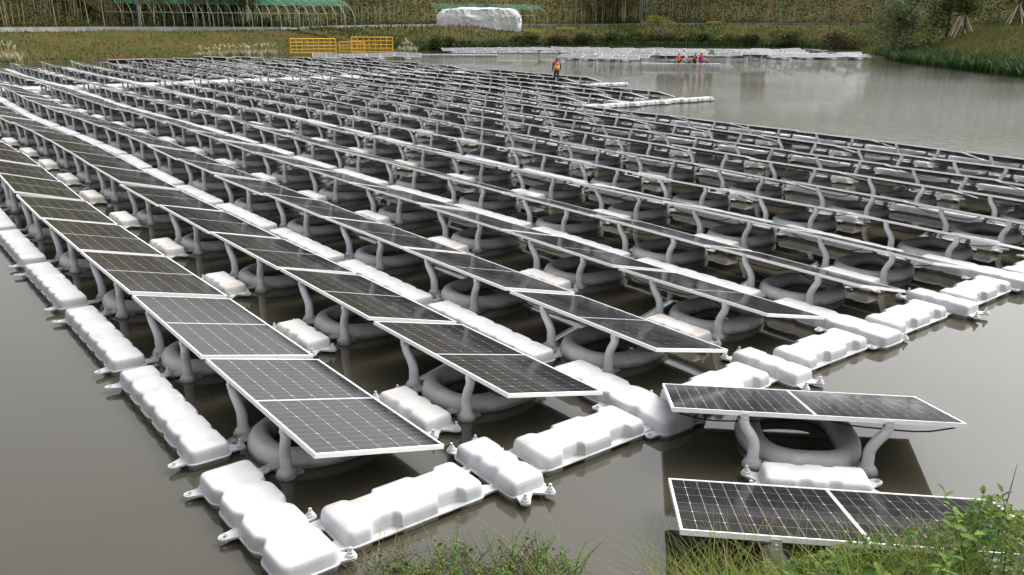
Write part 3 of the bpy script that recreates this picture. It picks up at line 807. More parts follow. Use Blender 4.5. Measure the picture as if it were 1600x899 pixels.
ST = dict(pelvis=(0, 0, .94), waist=(0, -.005, 1.08), chest=(0, -.01, 1.30), neck=(0, -.02, 1.47), head=(0, -.05, 1.60),
          shl=(-.19, 0, 1.40), ell=(-.27, .03, 1.13), wrl=(-.25, -.10, .91), shr=(.19, 0, 1.40), elr=(.28, .05, 1.14), wrr=(.24, -.12, .95),
          hipl=(-.09, 0, .90), knl=(-.11, -.03, .50), anl=(-.13, .03, .09), toel=(-.15, -.13, .045), hipr=(.09, 0, .90), knr=(.12, -.02, .50), anr=(.15, .05, .09), toer=(.18, -.10, .045))
person(ST, (2.22, 46.34, .12), R(200), .84, 'dark_cloth', 'dark_cloth', 'worker in orange vest and dark trousers standing among the panel rows', group=None)
SIT = dict(pelvis=(0, 0, .12), waist=(0, .03, .26), chest=(0, .01, .48), neck=(0, -.03, .65), head=(0, -.07, .78),
           shl=(-.19, 0, .58), ell=(-.27, -.10, .34), wrl=(-.17, -.30, .28), shr=(.19, 0, .58), elr=(.27, -.12, .34), wrr=(.16, -.32, .30),
           hipl=(-.10, -.03, .11), knl=(-.16, -.38, .36), anl=(-.14, -.55, .06), toel=(-.14, -.70, .04), hipr=(.10, -.03, .11), knr=(.16, -.36, .37), anr=(.14, -.55, .06), toer=(.15, -.70, .04))
person(SIT, (13.15, 71.65, .10), R(75), 1.0, 'red_cloth', 'dark_cloth', 'worker in orange vest sitting alone at the left on the white raft')
person(SIT, (14.55, 71.60, .10), R(-80), 1.0, 'dark_cloth', 'dark_cloth', 'worker in orange vest sitting on the raft next to the magenta jacket')
person(SIT, (14.95, 71.75, .10), R(100), 1.0, 'magenta', 'dark_cloth', 'worker in magenta jacket and yellow hat sitting at the right on the raft', vest='magenta', hat='hat')

# ------------------------------------------------------------------ background objects
def rail_panel(name, a, b, h, nx_, nz_, label):
    a, b = Vector(a), Vector(b); d = b - a; L = d.length; rz = math.atan2(d.y, d.x)
    root = bpy.data.objects.new(name, None); C.objects.link(root); root.location = a; root.rotation_euler = (0, 0, rz); tag(root, label, 'fence', 'yellow barrier panels')
    mp = MB(); mp.tube([(0, 0, 0), (0, 0, h)], .060, 8); mpost = mp.mesh('post', ['yellow'], 60)
    mi = MB(); mi.tube([(0, 0, .05), (0, 0, h)], .038, 6); mbar = mi.mesh('bar', ['yellow'], 60)
    mr = MB(); mr.tube([(0, -.004, 0), (L, -.004, 0)], .046, 6); mrail = mr.mesh('rail', ['yellow'], 60)
    for k in range(nx_ + 1):
        if k in (0, nx_): ob('post', mpost, root, (L * k / nx_, 0, 0))
        else: ob('bar', mbar, root, (L * k / nx_, 0, 0))
    for k in range(nz_): ob('rail', mrail, root, (0, 0, .08 + (h - .08) * k / (nz_ - 1)))
def on_bank(x, y):
    i = shore_near(x, y); n = nrm(i); s = (Vector((x, y, 0)) - WL[i]).dot(n); return bankpoint(i, s)
rail_panel('barrier_panel', (-20.5, 82.3, .15), (-16.7, 84.0, .15), 1.32, 8, 5, 'yellow barrier panel at the left of the three by the water')
rail_panel('barrier_panel', (-16.6, 85.2, .2), (-14.3, 85.9, .2), .95, 6, 4, 'lower yellow barrier panel standing back between the two taller ones')
rail_panel('barrier_panel', (-15.4, 85.0, .15), (-11.7, 86.4, .15), 1.45, 7, 5, 'yellow barrier panel at the right of the three by the water')

# tarpaulin heap
def tarp():
    mb = MB(); nx_, nz_ = 280, 84
    cx, cy, L, D, H = -5.0, 129.0, 11.7, 4.4, 3.2; base = 1.50
    for side in (0,):
        for j in range(nz_):
            for i in range(nx_):
                q = 2 * math.pi * i / nx_; t = j / (nz_ - 1)
                k = 1 - .30 * max(0, t - .55) ** 1.2 / .45 ** 1.2 if t > .55 else 1.0
                if t > .8: k *= 1 - ((t - .8) / .2) ** 2
                e = .5
                c, s = math.cos(q), math.sin(q)
                x = L / 2 * k * math.copysign(abs(c) ** e, c); y = D / 2 * k * math.copysign(abs(s) ** e, s); z = H * min(1, t / .82) + (.12 * (t - .82) / .18 if t > .82 else 0)
                nv = Vector((x * .5, y * .5, z * .3)); f = mnoise.noise(nv)
                rd = lambda k, sx, sz: abs(mnoise.noise(Vector((x * sx + z * .45 * sx * math.sin(x * .35 + k), y * sx + k, z * sz + x * .2))))
                f2 = (.22 * f - .42 * rd(1, .9, .12) - .60 * rd(7, 2.0, .35) - .36 * rd(3, 4.2, .9) + .32) * (1 if t < .8 else .5)
                ln = math.hypot(x, y) or 1
                z2 = z + .28 * mnoise.noise(Vector((x * .35, y * .35, 5))) * t + .12 * f - (.25 * mnoise.noise(Vector((x * .6, y * .6, 2))) + .25) * (1 - t) - (.25 * rd(5, 1.5, .2) if t > .8 else 0)
                mb.add([(cx + x + x / ln * f2, cy + y + y / ln * f2, base + z2)])
    for j in range(nz_ - 1):
        for i in range(nx_): a = j * nx_ + i; b = j * nx_ + (i + 1) % nx_; mb.face(a, b, b + nx_, a + nx_)
    return tag(ob('tarpaulin_heap', mb.mesh('tarpaulin_heap', ['tarp'], 45)), 'crumpled white tarpaulin draped over a heap beside the far path', 'tarpaulin')
tarp()

# arched net tunnels
def tunnel(a, b, w_, h, nh, label):
    a, b = Vector(a), Vector(b); d = (b - a); L = d.length; rz = math.atan2(d.y, d.x)
    root = bpy.data.objects.new('net_tunnel', None); C.objects.link(root); root.location = a; root.rotation_euler = (0, 0, rz); tag(root, label, 'net tunnel')
    arc = []
    for k in range(13): q = math.pi * k / 12; arc.append((-w_ / 2 * math.cos(q), .25 * h + .75 * h * math.sin(q)))
    arc = [(-w_ / 2, 0)] + arc + [(w_ / 2, 0)]
    mh = MB(); mh.tube([(-y * .62, y, z) for y, z in arc], .030, 6); me = mh.mesh('hoop', ['hoop'], 60)
    for k in range(nh): ob('hoop', me, root, (L * k / (nh - 1), 0, 0))
    mr = MB(); mr.tube([(0, 0, 0), (L, 0, 0)], .03, 6); mrl = mr.mesh('purlin', ['hoop'], 60)
    for y, z in ((-w_ / 2 * .98, .5 * h), (0, h)): ob('purlin', mrl, root, (0, y, z + .05))
    mn = MB(); ns_ = 24
    for i in range(ns_ + 1):
        mn.add([(L * i / ns_ - y * .62, y * 1.012, z * 1.012 + .02 * math.sin(i * 2.1)) for y, z in arc[4:-4]])
    k = len(arc) - 8
    for i in range(ns_):
        for j in range(k - 1): mn.face(i * k + j, i * k + j + 1, (i + 1) * k + j + 1, (i + 1) * k + j)
    ob('net', mn.mesh('net', ['net'], 180), root)
tunnel((-44.5, 99.5, 2.1), (-20.8, 106.5, 2.1), 5.5, 3.15, 25, 'long arched tunnel with green net and pale hoops behind the left path')
tunnel((-13.0, 135.0, 2.2), (3.0, 138.5, 2.3), 5.0, 3.1, 9, 'smaller green net tunnel showing just above the white tarpaulin')
def lamp_post(p, h, label):
    mb = MB(); mb.tube([(0, 0, 0), (0, 0, .25), (0, 0, .27), (0, 0, h)], [.16, .15, .10, .075], 10)
    me = mb.mesh('post', ['bluepost'], 50); root = bpy.data.objects.new('lamp_post', None); C.objects.link(root); root.location = p; tag(root, label, 'lamp post', 'slim dark posts by the path')
    ob('post', me, root); mb = MB(); mb.tube([(0, 0, h), (0, -.5, h + .25), (0, -1.2, h + .3)], .05, 8); mb.box(-.14, .14, -1.75, -1.1, h + .25, h + .34); ob('lamp_arm', mb.mesh('lamp_arm', ['bluepost'], 50), root)
lamp_post((-39.9, 96.2, 1.9), 6.0, 'slim blue-grey post before the arched net tunnel')
lamp_post((36.9, 127.0, 3.0), 6.0, 'slim blue-grey post at the far right before the sapling grove')
lamp_post((17.8, 127.0, 2.7), 6.5, 'dark post in the middle of the sapling grove')

# ------------------------------------------------------------------ vegetation
def leafcloud(mb, n, cen, rad, size, mats, shape=None, droop=.3, aspect=.42):
    for _ in range(n):
        while True:
            x, y, z = rn(-1, 1), rn(-1, 1), rn(-1, 1)
            if x * x + y * y + z * z < 1: break
        if shape: x, y, z = shape(x, y, z)
        c = Vector((cen[0] + x * rad[0], cen[1] + y * rad[1], cen[2] + z * rad[2]))
        a = rn(0, 2 * math.pi); t = Vector((math.cos(a), math.sin(a), rn(-.9, .5))).normalized(); s = size * rn(.6, 1.4)
        b = t.cross(Vector((rn(-1, 1), rn(-1, 1), rn(-.2, 1)))).normalized()
        mb.cur = random.randrange(mats) if isinstance(mats, int) else random.choice(mats)
        k = mb.add([c - t * s * .5, c + b * s * aspect * .5, c + t * s * .5, c - b * s * aspect * .5]); mb.face(k, k + 1, k + 2, k + 3)
def shrub_mesh(name, rad, n, size, mats, lumps=7):
    mb = MB()
    for q in range(lumps):
        a = rn(0, 6.28); rr = rn(.15, .75)
        c = (rad[0] * rr * math.cos(a), rad[1] * rr * math.sin(a), rad[2] * rn(.35, 1.25)); k = rn(.32, .55)
        leafcloud(mb, n // lumps, c, (rad[0] * k, rad[1] * k, rad[2] * k), size, len(mats))
    leafcloud(mb, n // 4, (0, 0, rad[2] * .55), (rad[0], rad[1], rad[2] * .6), size, len(mats))
    return mb.mesh(name, mats)
def shrub_stems(rad):
    mb = MB()
    for q in range(6):
        a = rn(0, 6.28); mb.tube([(0, 0, -.1), (rad[0] * .25 * math.cos(a), rad[1] * .25 * math.sin(a), rad[2] * .6), (rad[0] * .5 * math.cos(a), rad[1] * .5 * math.sin(a), rad[2] * 1.2)], [.04, .03, .012], 5)
    return mb.mesh('stems', ['bark'])
def shrub(x, y, rad, n, size, mats, label, cat='shrub', group='shrubs on the far bank', name='shrub'):
    g = on_bank(x, y); root = bpy.data.objects.new(name, None); C.objects.link(root); root.location = (x, y, max(g.z, 0) - .05); tag(root, label, cat, group)
    ob('crown', shrub_mesh('crown', rad, n, size, mats), root); ob('stems', shrub_stems(rad), root)
G1, G2, G3, GB = ['leaf_a', 'leaf_d', 'leaf_b'], ['leaf_a', 'leaf_d', 'leaf_b'], ['leaf_b', 'grass_b', 'leaf_a'], ['leaf_c', 'leaf_e', 'dry_b']
shr = [(-8.2, 99.5, (1.7, 1.6, 1.0), G2, 'dark green shrub at the water edge right of the pale tuft'),
       (-6.0, 103.5, (2.0, 1.6, .6), G1, 'green shrub below the white tarpaulin on the bank'),
       (-2.6, 111.6, (2.2, 1.5, .45), G1, 'low green shrub before the right end of the tarpaulin'),
       (2.0, 119.3, (2.6, 1.6, .95), G1, 'broad green shrub on the bank just right of the tarpaulin'),
       (6.0, 122.3, (2.2, 1.6, .9), GB, 'brownish shrub on the bank behind the standing worker'),
       (9.5, 122.8, (2.3, 1.5, 1.0), G2, 'dark shrub at the water edge left of the far white floats'),
       (13.0, 123.4, (2.4, 1.6, 1.0), G2, 'dark green shrub above the left of the far floats'),
       (16.8, 123.6, (2.4, 1.6, .95), G1, 'mid green shrub above the middle of the far floats'),
       (20.5, 124.2, (2.6, 1.6, .85), GB, 'olive brown shrub behind the seated workers'),
       (24.5, 124.6, (2.4, 1.6, .95), G1, 'green shrub just right of the seated workers on the bank'),
       (28.5, 124.8, (2.4, 1.6, .9), G3, 'pale green shrub on the bank right of centre'),
       (32.0, 123.8, (2.3, 1.6, 1.1), G1, 'green shrub left of the brown shrub on the bank'),
       (37.2, 121.5, (2.6, 2.0, 1.4), G2, 'dark green rounded shrub beside the brown shrub'),
       (41.2, 115.2, (3.2, 2.4, 1.55), GB, 'large brown leafless-looking shrub left of the bushy tree'),
       (37.6, 84.5, (2.0, 2.0, 1.1), GB, 'brown shrub at the foot of the bushy tree'),
       (40.4, 88.5, (2.2, 2.2, 1.2), G3, 'yellow-green shrub between the bushy tree and the stakes'),
       (21.4, 134.0, (2.6, 1.5, .9), ['flower', 'grass_b', 'leaf_b'], 'yellow-green bush standing at the path edge above the workers')]
for x, y, rad, mats, lab in shr: shrub(x, y, rad, 1500, .30, mats, lab)
def tree(x, y, h, rad, n, size, mats, label, trunk=.12, lean=0, lumps=16, low=.30, name='tree'):
    g = on_bank(x, y); root = bpy.data.objects.new(name, None); C.objects.link(root); root.location = (x, y, g.z - .05); tag(root, label, 'tree', None)
    mb = MB(); mb.tube([(0, 0, 0), (lean * .3, 0, h * .35), (lean * .7, .05, h * .7), (lean, 0, h * .95)], [trunk, trunk * .8, trunk * .5, .02], 8)
    for k in range(9):
        a = rn(0, 6.28); z = h * rn(.3, .75); L = rad * rn(.5, .9); b = Vector((lean * z / h, 0, z)); mb.tube([b, b + Vector((L * .5 * math.cos(a), L * .5 * math.sin(a), L * .35)), b + Vector((L * math.cos(a), L * math.sin(a), L * .8))], [trunk * .4, trunk * .25, .01], 5)
    ob('trunk', mb.mesh('trunk', ['bark'], 60), root)
    mb = MB()
    for q in range(lumps):
        a = rn(0, 6.28); z = rn(low, 1.0); rr = rad * rn(.2, .8) * (1.15 - z * .6); k = rad * rn(.28, .5)
        leafcloud(mb, n // lumps, (lean * z + rr * math.cos(a), rr * math.sin(a), h * z), (k, k, k * .85), size, len(mats))
    ob('crown', mb.mesh('crown', mats), root)
tree(36.6, 86.5, 5.6, 3.0, 5200, .24, ['willow_a', 'willow_b', 'willow_a', 'leaf_b'], 'bushy grey-green tree at the water edge at upper right', .14, .3, 22, .12)
tree(43.2, 87.0, 5.5, 2.4, 2600, .30, ['leaf_b', 'slope_a', 'leaf_a'], 'young tree held by wooden stakes right of the bushy tree', .10, 0, 14, .45, 'staked_tree')
tree(46.2, 83.5, 5.8, 2.6, 2600, .30, ['leaf_b', 'leaf_a', 'flower'], 'young tree with yellowish crown held by stakes at far right', .12, 0, 14, .45, 'staked_tree')
def tripod(x, y, h, rad, label):
    g = on_bank(x, y); root = bpy.data.objects.new('tripod_stakes', None); C.objects.link(root); root.location = (x, y, g.z - .05); tag(root, label, 'stakes', 'wooden tripod stakes')
    for k in range(4):
        a = .5 + k * HP; mb = MB(); mb.tube([(rad * math.cos(a), rad * math.sin(a), 0), (.07 * math.cos(a), .07 * math.sin(a), h)], [.055, .045], 7); ob('stake', mb.mesh('stake', ['stake'], 60), root)
tripod(43.2, 87.0, 2.0, 1.25, 'pale wooden stakes bracing the young tree right of the bushy tree')
tripod(46.2, 83.5, 2.0, 1.15, 'pale wooden stakes bracing the yellowish tree at far right')
tripod(44.4, 90.5, 1.9, 1.0, 'pale wooden stakes standing between the two staked trees')
for x, y, n, lab in ((45.5, 95, 3200, 'dense olive tree behind the staked trees at upper right'), (51.5, 92, 3200, 'olive tree at the far upper right corner behind stakes'), (55, 84, 3000, 'olive green tree at the right edge behind the slope'), (46.5, 108, 3000, 'brownish green tree behind the bushy tree')):
    tree(x, y, 7.5, 3.6, n, .36, ['leaf_b', 'leaf_c', 'leaf_a'], lab, .16, 0, 20, .10)

# slender saplings / culms in front of the grove, each its own plant
def sapling_meshes(k):
    h = rn(6.5, 8.5); mb = MB(); P = [(0, 0, -.2)]; x = y = 0
    for q in range(1, 6): x += rn(-.09, .09); y += rn(-.09, .09); P.append((x, y, h * q / 5))
    mb.tube(P, [.042, .040, .036, .030, .022, .01], 6); st = mb.mesh('stem', ['stem_pale' if k % 3 else 'stem_green'], 60)
    mb = MB()
    for q in range(10):
        z = h * rn(.36, 1.0); leafcloud(mb, 16, (x * z / h + rn(-.35, .35), y * z / h + rn(-.35, .35), z), (.5, .5, .42), .26, 3)
    leafcloud(mb, 18, (0, 0, .35), (.5, .5, .4), .24, 3)
    return st, mb.mesh('leaves', [['leaf_b', 'leaf_c', 'leaf_a'], ['leaf_c', 'leaf_e', 'leaf_b'], ['leaf_a', 'leaf_b', 'moss']][k % 3])
SAP = [sapling_meshes(k) for k in range(9)]
ns_ = 0
for k in range(420):
    if ns_ >= 298: break
    f = .30 + (.95 - .30) * random.random(); i = int(f * (NWL - 1)); cr, wd = widths(i); s = wd + rn(5.0, 8.0)
    p = bankpoint(i, s).lerp(bankpoint(min(i + 1, NWL - 1), s), rn(0, 1)); q = pix(p + Vector((0, 0, 1)))
    if q is None or not -30 < q[0] < 1420: continue
    if (Vector((p.x, p.y)) - Vector((-5.0, 129))).length < 7.0: continue
    root = bpy.data.objects.new('sapling', None); C.objects.link(root); root.location = p; root.rotation_euler = (rn(-.05, .05), rn(-.05, .05), rn(0, 6.28))
    ns_ += 1
    tag(root, 'slender pale-stemmed sapling in the dense grove behind the far path', 'sapling', 'saplings of the grove')
    st, lv = SAP[k % 9]; ob('stem', st, root); ob('leaves', lv, root)
# the mass behind them
mb = MB()
for _ in range(150000):
    i = random.randrange(44, 164); cr, wd = widths(i)
    s = wd + 7.5 + 20 * random.random() ** 1.2; p = bankpoint(i, s).lerp(bankpoint(i + 1, s), rn(0, 1)); z = p.z + 8.8 * random.random() ** 1.15
    zz = z - p.z
    c = Vector((p.x, p.y, z)); a = rn(0, 6.28); t = Vector((math.cos(a), math.sin(a), rn(-1.2, .6))).normalized(); sz = rn(.2, .5)
    b = t.cross(Vector((rn(-1, 1), rn(-1, 1), rn(-.2, 1)))).normalized()
    n_ = mnoise.noise(Vector((p.x * .13, p.y * .13, z * .25)))
    mb.cur = (0 if random.random() < .5 else 3) if n_ > .05 else ((1 if random.random() < .6 else 2) if n_ > -.2 else (2 if random.random() < .6 else 4))
    k = mb.add([c - t * sz * .5, c + b * sz * .32, c + t * sz * .5, c - b * sz * .32]); mb.face(k, k + 1, k + 2, k + 3)
for _ in range(1500):
    i = random.randrange(44, 162); cr, wd = widths(i); p = bankpoint(i, wd + rn(8, 17)); h = rn(5, 9)
    mb.cur = 5; mb.tube([p + Vector((0, 0, -.2)), p + Vector((rn(-.3, .3), rn(-.3, .3), h))], [rn(.03, .06), .015], 4, cap=False)
tag(ob('grove_thicket', mb.mesh('grove_thicket', ['leaf_a', 'leaf_b', 'leaf_c', 'leaf_d', 'leaf_e', 'stem_pale'])), 'dense olive and brown thicket behind the slender saplings', 'thicket', None, 'stuff')

# grass on the far bank
def blade(mb, p, h, wd, lean, az, seg=2):
    d = Vector((math.cos(az), math.sin(az), 0)); sd_ = Vector((-d.y, d.x, 0)); pr = None
    for q in range(seg + 1):
        t = q / seg; c = Vector(p) + d * lean * h * t * t + Vector((0, 0, h * (t - .35 * lean * t * t))); ww = wd * (1 - t) ** .7
        if q == seg: k = mb.add([c]); mb.face(pr, pr + 1, k)
        else:
            k = mb.add([c - sd_ * ww, c + sd_ * ww])
            if pr is not None: mb.face(pr, pr + 1, k + 1, k)
            pr = k
mb = MB()
for _ in range(46000):
    i = random.randrange(24, NWL - 2) if random.random() < .7 else random.randrange(24, 60); cr, wd = widths(i); s = rn(.0, wd + .6)
    p = bankpoint(i, s).lerp(bankpoint(i + 1, s), rn(0, 1))
    n_ = mnoise.fractal(Vector((p.x * .09, p.y * .09, 1)), 1, 2, 3) + .10 * math.sin(s * .9)
    right = i < 70
    if s > wd - .6: mb.cur = random.choice((0, 0, 4))
    elif right: mb.cur = random.choice((5, 5, 6, 1)) if n_ > -.15 else random.choice((6, 2, 5))
    elif i < 100: mb.cur = random.choice((0, 0, 4, 1))
    else: mb.cur = random.choice((2, 3, 4, 4)) if n_ > -.1 else random.choice((0, 4, 1, 2))
    kf = 1.7 if 50 < i < 106 else 1.0
    blade(mb, p - Vector((0, 0, .05)), rn(.15, .42) * kf, rn(.02, .05) * kf, rn(.1, .9), rn(0, 6.28))
tag(ob('bank_grass', mb.mesh('bank_grass', ['leaf_a', 'leaf_b', 'dry_a', 'dry_b', 'moss', 'slope_a', 'slope_b'])), 'mottled brown and green grass covering the far bank slope', 'grass', None, 'stuff')

mb = MB()
for _ in range(16000):
    i = random.randrange(44, 162); cr, wd = widths(i); s = wd + rn(4.6, 7.2); p = bankpoint(i, s).lerp(bankpoint(i + 1, s), rn(0, 1))
    hh = .35 + 1.1 * max(0, mnoise.noise(Vector((p.x * .3, p.y * .3, 4))) + .25)
    c = p + Vector((0, 0, hh * random.random())); mb.cur = random.choice((0, 0, 1, 2)) if mnoise.noise(Vector((p.x * .15, p.y * .15, 9))) > -.2 else random.choice((3, 2, 1))
    blade(mb, c, rn(.2, .45), rn(.04, .09), rn(.3, 1.4), rn(0, 6.28), 2)
for _ in range(11000):
    i = random.randrange(112, 162); cr, wd = widths(i); s = wd + rn(5.2, 9.5); p = bankpoint(i, s).lerp(bankpoint(i + 1, s), rn(0, 1))
    hh = .8 + 2.2 * max(0, mnoise.noise(Vector((p.x * .22, p.y * .22, 14))) + .3)
    c = p + Vector((0, 0, hh * random.random())); mb.cur = random.choice((0, 1, 1, 3)) if mnoise.noise(Vector((p.x * .12, p.y * .12, 19))) > -.05 else random.choice((3, 4, 1))
    blade(mb, c, rn(.2, .5), rn(.05, .10), rn(.3, 1.4), rn(0, 6.28), 2)
tag(ob('undergrowth', mb.mesh('undergrowth', ['leaf_a', 'leaf_b', 'leaf_d', 'leaf_c', 'leaf_e'])), 'low green undergrowth at the foot of the sapling grove', 'undergrowth', None, 'stuff')

# reeds at the right-hand water edge
mb = MB()
for _ in range(6500):
    i = random.randrange(14, 50); s = rn(-1.6, 1.5); p = bankpoint(i, s).lerp(bankpoint(i + 1, s), rn(0, 1)); p.z = max(p.z, -.1)
    mb.cur = random.choice((0, 0, 1, 2)); blade(mb, p, rn(.8, 1.5) * (.75 if i > 42 else 1), rn(.04, .085), rn(.1, .8), rn(0, 6.28), 3)
tag(ob('reed_bed', mb.mesh('reed_bed', ['reed_a', 'reed_b', 'reed_c'])), 'dense dark green reeds along the right-hand water edge', 'reeds', None, 'stuff')
mb = MB()
for _ in range(9000):
    i = random.randrange(56, 106); s = rn(-.4, 3.4); p = bankpoint(i, s).lerp(bankpoint(i + 1, s), rn(0, 1)); p.z = max(p.z, -.05)
    mb.cur = random.choice((0, 1, 2, 2)); blade(mb, p, rn(.35, 1.0), rn(.03, .07), rn(.2, .9), rn(0, 6.28), 2)
tag(ob('far_reeds', mb.mesh('far_reeds', ['reed_a', 'reed_b', 'reed_c'])), 'dark green reeds at the foot of the far bank', 'reeds', None, 'stuff')
# pale plume grass tufts
def tuft(x, y, h, n, spread, label):
    g = on_bank(x, y); root = bpy.data.objects.new('plume_grass', None); C.objects.link(root); root.location = (x, y, max(0, g.z) - .05); tag(root, label, 'plume grass', 'pale plume grass tufts')
    mb = MB()
    for _ in range(n): mb.cur = random.choice((0, 0, 1)); a = rn(0, 6.28); blade(mb, (rn(-spread, spread), rn(-spread, spread) * .5, 0), h * rn(.4, .8), rn(.03, .055), rn(.3, 1.1), a, 3)
    ob('leaves', mb.mesh('leaves', ['pampas_g', 'pampas']), root)
    for _ in range(max(3, n // 18)):
        a = rn(0, 6.28); l = rn(.05, .35); bx, by = rn(-spread, spread) * .8, rn(-spread, spread) * .3; hh = h * rn(.75, 1.1); mb = MB()
        tip = Vector((bx + l * math.cos(a) * hh, by + l * math.sin(a) * hh, hh)); mb.tube([(bx, by, 0), (bx + l * .3 * math.cos(a), by + l * .3 * math.sin(a), hh * .6), tip], [.012, .01, .008], 4)
        for q in range(22): c = tip.lerp(Vector((bx, by, hh * .6)), rn(0, .6)); blade(mb, c, rn(.12, .24), .022, rn(.6, 1.6), rn(0, 6.28), 1)
        ob('plume', mb.mesh('plume', ['pampas']), root)
tuft(-37.2, 66.0, 1.5, 160, .9, 'tall pale plume grass tuft at the left edge behind the array')
for k, lab in enumerate(('leftmost', 'second', 'third', 'fourth', 'fifth', 'last')):
    tuft(-27.4 + .95 * k, 78.9 + .75 * k, rn(.85, 1.25), 120, .7, '%s pale plume grass tuft in the row left of the yellow barriers' % lab if k not in (0, 5) else 'pale plume grass tuft, %s of the row left of the yellow barriers' % lab)
tuft(-11.0, 93.2, 1.25, 170, .9, 'pale plume grass tuft right of the yellow barriers at the water edge')
for x, y, lab in ((2.5, 127.5, 'bright yellow-green patch of flowers right of the tarpaulin'), (7.5, 130.0, 'small yellow flower patch by the kerb behind the worker'), (29.5, 133.0, 'yellow-green flower patch by the path right of the workers')):
    g = on_bank(x, y); mb = MB(); leafcloud(mb, 420, (0, 0, .25), (1.6, .8, .3), .18, 3); tag(ob('flower_patch', mb.mesh('flower_patch', ['flower', 'grass_b', 'flower']), None, (x, y, g.z)), lab, 'flowers', 'flower patches on the far bank')

# ------------------------------------------------------------------ foreground plants on the near bank
def near_z(x, y):
    edge = 4.62 + .10 * math.sin(x * 1.3) + .06 * math.sin(x * 3.1 + 1) - .020 * (x - .5) ** 2
    return max(-.05, -.22 + (edge + .5 - y) * .44)
mb = MB()
def grass_patch(n, xa, xb, ya, yb, h0, h1, mats, lean=(.15, 1.0), wd=(.0022, .0050), dens=None):
    for _ in range(n):
        x, y = rn(xa, xb), rn(ya, yb)
        if dens and random.random() > dens(x, y): continue
        mb.cur = random.choice(mats); blade(mb, (x, y, near_z(x, y) - .02), rn(h0, h1), rn(*wd), rn(*lean), rn(0, 6.28), 5)
dm = lambda x, y: .35 + .65 * max(0, mnoise.noise(Vector((x * 2.3, y * 2.3, 0))) + .4)
grass_patch(260, -.95, .42, 4.35, 4.78, .22, .46, (0, 0, 1, 2), dens=dm)
grass_patch(50, -.9, .4, 4.5, 4.85, .40, .72, (1, 2, 2, 0), (.5, 1.3), (.0018, .0035))
grass_patch(4600, .85, 4.4, 3.6, 4.42, .28, .56, (0, 0, 1, 1, 2), dens=dm)
grass_patch(900, .8, 4.2, 3.7, 4.48, .40, .74, (1, 0, 2, 2), (.4, 1.2), (.0020, .0042))
grass_patch(1900, 1.75, 4.6, 3.5, 4.35, .45, .78, (0, 1, 1), dens=dm)
tag(ob('near_grass', mb.mesh('near_grass', ['grass_a', 'grass_b', 'grass_c'])), 'tangled green and straw-coloured grass blades along the near bank', 'grass', None, 'stuff')

mb = MB()
for _ in range(3400):
    x, y = rn(-.95, .40), rn(4.55, 5.22)
    lim = 5.00 + .20 * math.sin((x + .9) * 2.2) + .06 * math.sin(x * 9)
    if y > lim or mnoise.noise(Vector((x * 4.5, y * 4.5, 2))) < -.12: continue
    hgt = (.06 + .16 * max(0, mnoise.noise(Vector((x * 3, y * 3, 7))) + .3)) * (1 if y > 4.75 else 1.8)
    c = Vector((x, y, hgt * random.random())); a = rn(0, 6.28); t = Vector((math.cos(a), math.sin(a), rn(-.3, .9))).normalized(); sz = rn(.014, .034)
    b = t.cross(Vector((rn(-1, 1), rn(-1, 1), rn(.2, 1)))).normalized(); mb.cur = random.choice((0, 0, 1, 2, 3))
    k = mb.add([c - t * sz * .5, c + b * sz * .22, c + t * sz * .5, c - b * sz * .22]); mb.face(k, k + 1, k + 2, k + 3)
for _ in range(260):
    x, y = rn(-.9, .36), rn(4.5, 5.0); a = rn(0, 6.28); L = rn(.1, .3); mb.cur = random.choice((2, 3, 4))
    mb.tube([(x, y, .01), (x + L * .5 * math.cos(a), y + L * .5 * math.sin(a), rn(.05, .14)), (x + L * math.cos(a), y + L * math.sin(a), rn(.02, .2))], [.0022, .002, .001], 4, cap=False)
tag(ob('creeper_mat', mb.mesh('creeper_mat', ['weed_a', 'grass_b', 'leaf_d', 'leaf_c', 'weed_r'])), 'mat of small-leaved creeping plants over the water at bottom centre', 'water plants', None, 'stuff')
mb = MB()
def mound_top(x):
    pts = [(.9, .36), (1.3, .50), (1.65, .58), (2.1, .68), (2.45, .86), (2.7, .93), (3.0, .88), (3.6, .86)]
    for (xa, za), (xb, zb) in zip(pts, pts[1:]):
        if x <= xb: return za + (zb - za) * (x - xa) / (xb - xa)
    return .9
for _ in range(15000):
    x, y = rn(.92, 3.5), rn(3.85, 4.42); zt = mound_top(x) * (1 + .22 * mnoise.noise(Vector((x * 4, y * 4, 1)))) - max(0, y - 4.25) * .8
    zg = near_z(x, y); z = zg + (zt - zg) * (1 - .75 * random.random() ** 1.6)
    if mnoise.noise(Vector((x * 6, y * 6, z * 6))) < -.18: continue
    c = Vector((x, y, z)); a = rn(0, 6.28); t = Vector((math.cos(a), math.sin(a), rn(-.5, .9))).normalized(); sz = rn(.022, .05)
    b = t.cross(Vector((rn(-1, 1), rn(-1, 1), rn(.2, 1)))).normalized(); mb.cur = random.choice((0, 0, 1, 2, 3) if mnoise.noise(Vector((x * 3, y * 3, 5))) > 0 else (1, 2, 3, 0, 4))
    w_ = rn(.08, .26); k = mb.add([c - t * sz * .5, c + b * sz * w_, c + t * sz * .5, c - b * sz * w_]); mb.face(k, k + 1, k + 2, k + 3)
tag(ob('leafy_mound', mb.mesh('leafy_mound', ['weed_a', 'weed_b', 'grass_b', 'grass_a', 'grass_c'])), 'bushy green mound of small leaves at the lower right corner', 'weeds', None, 'stuff')

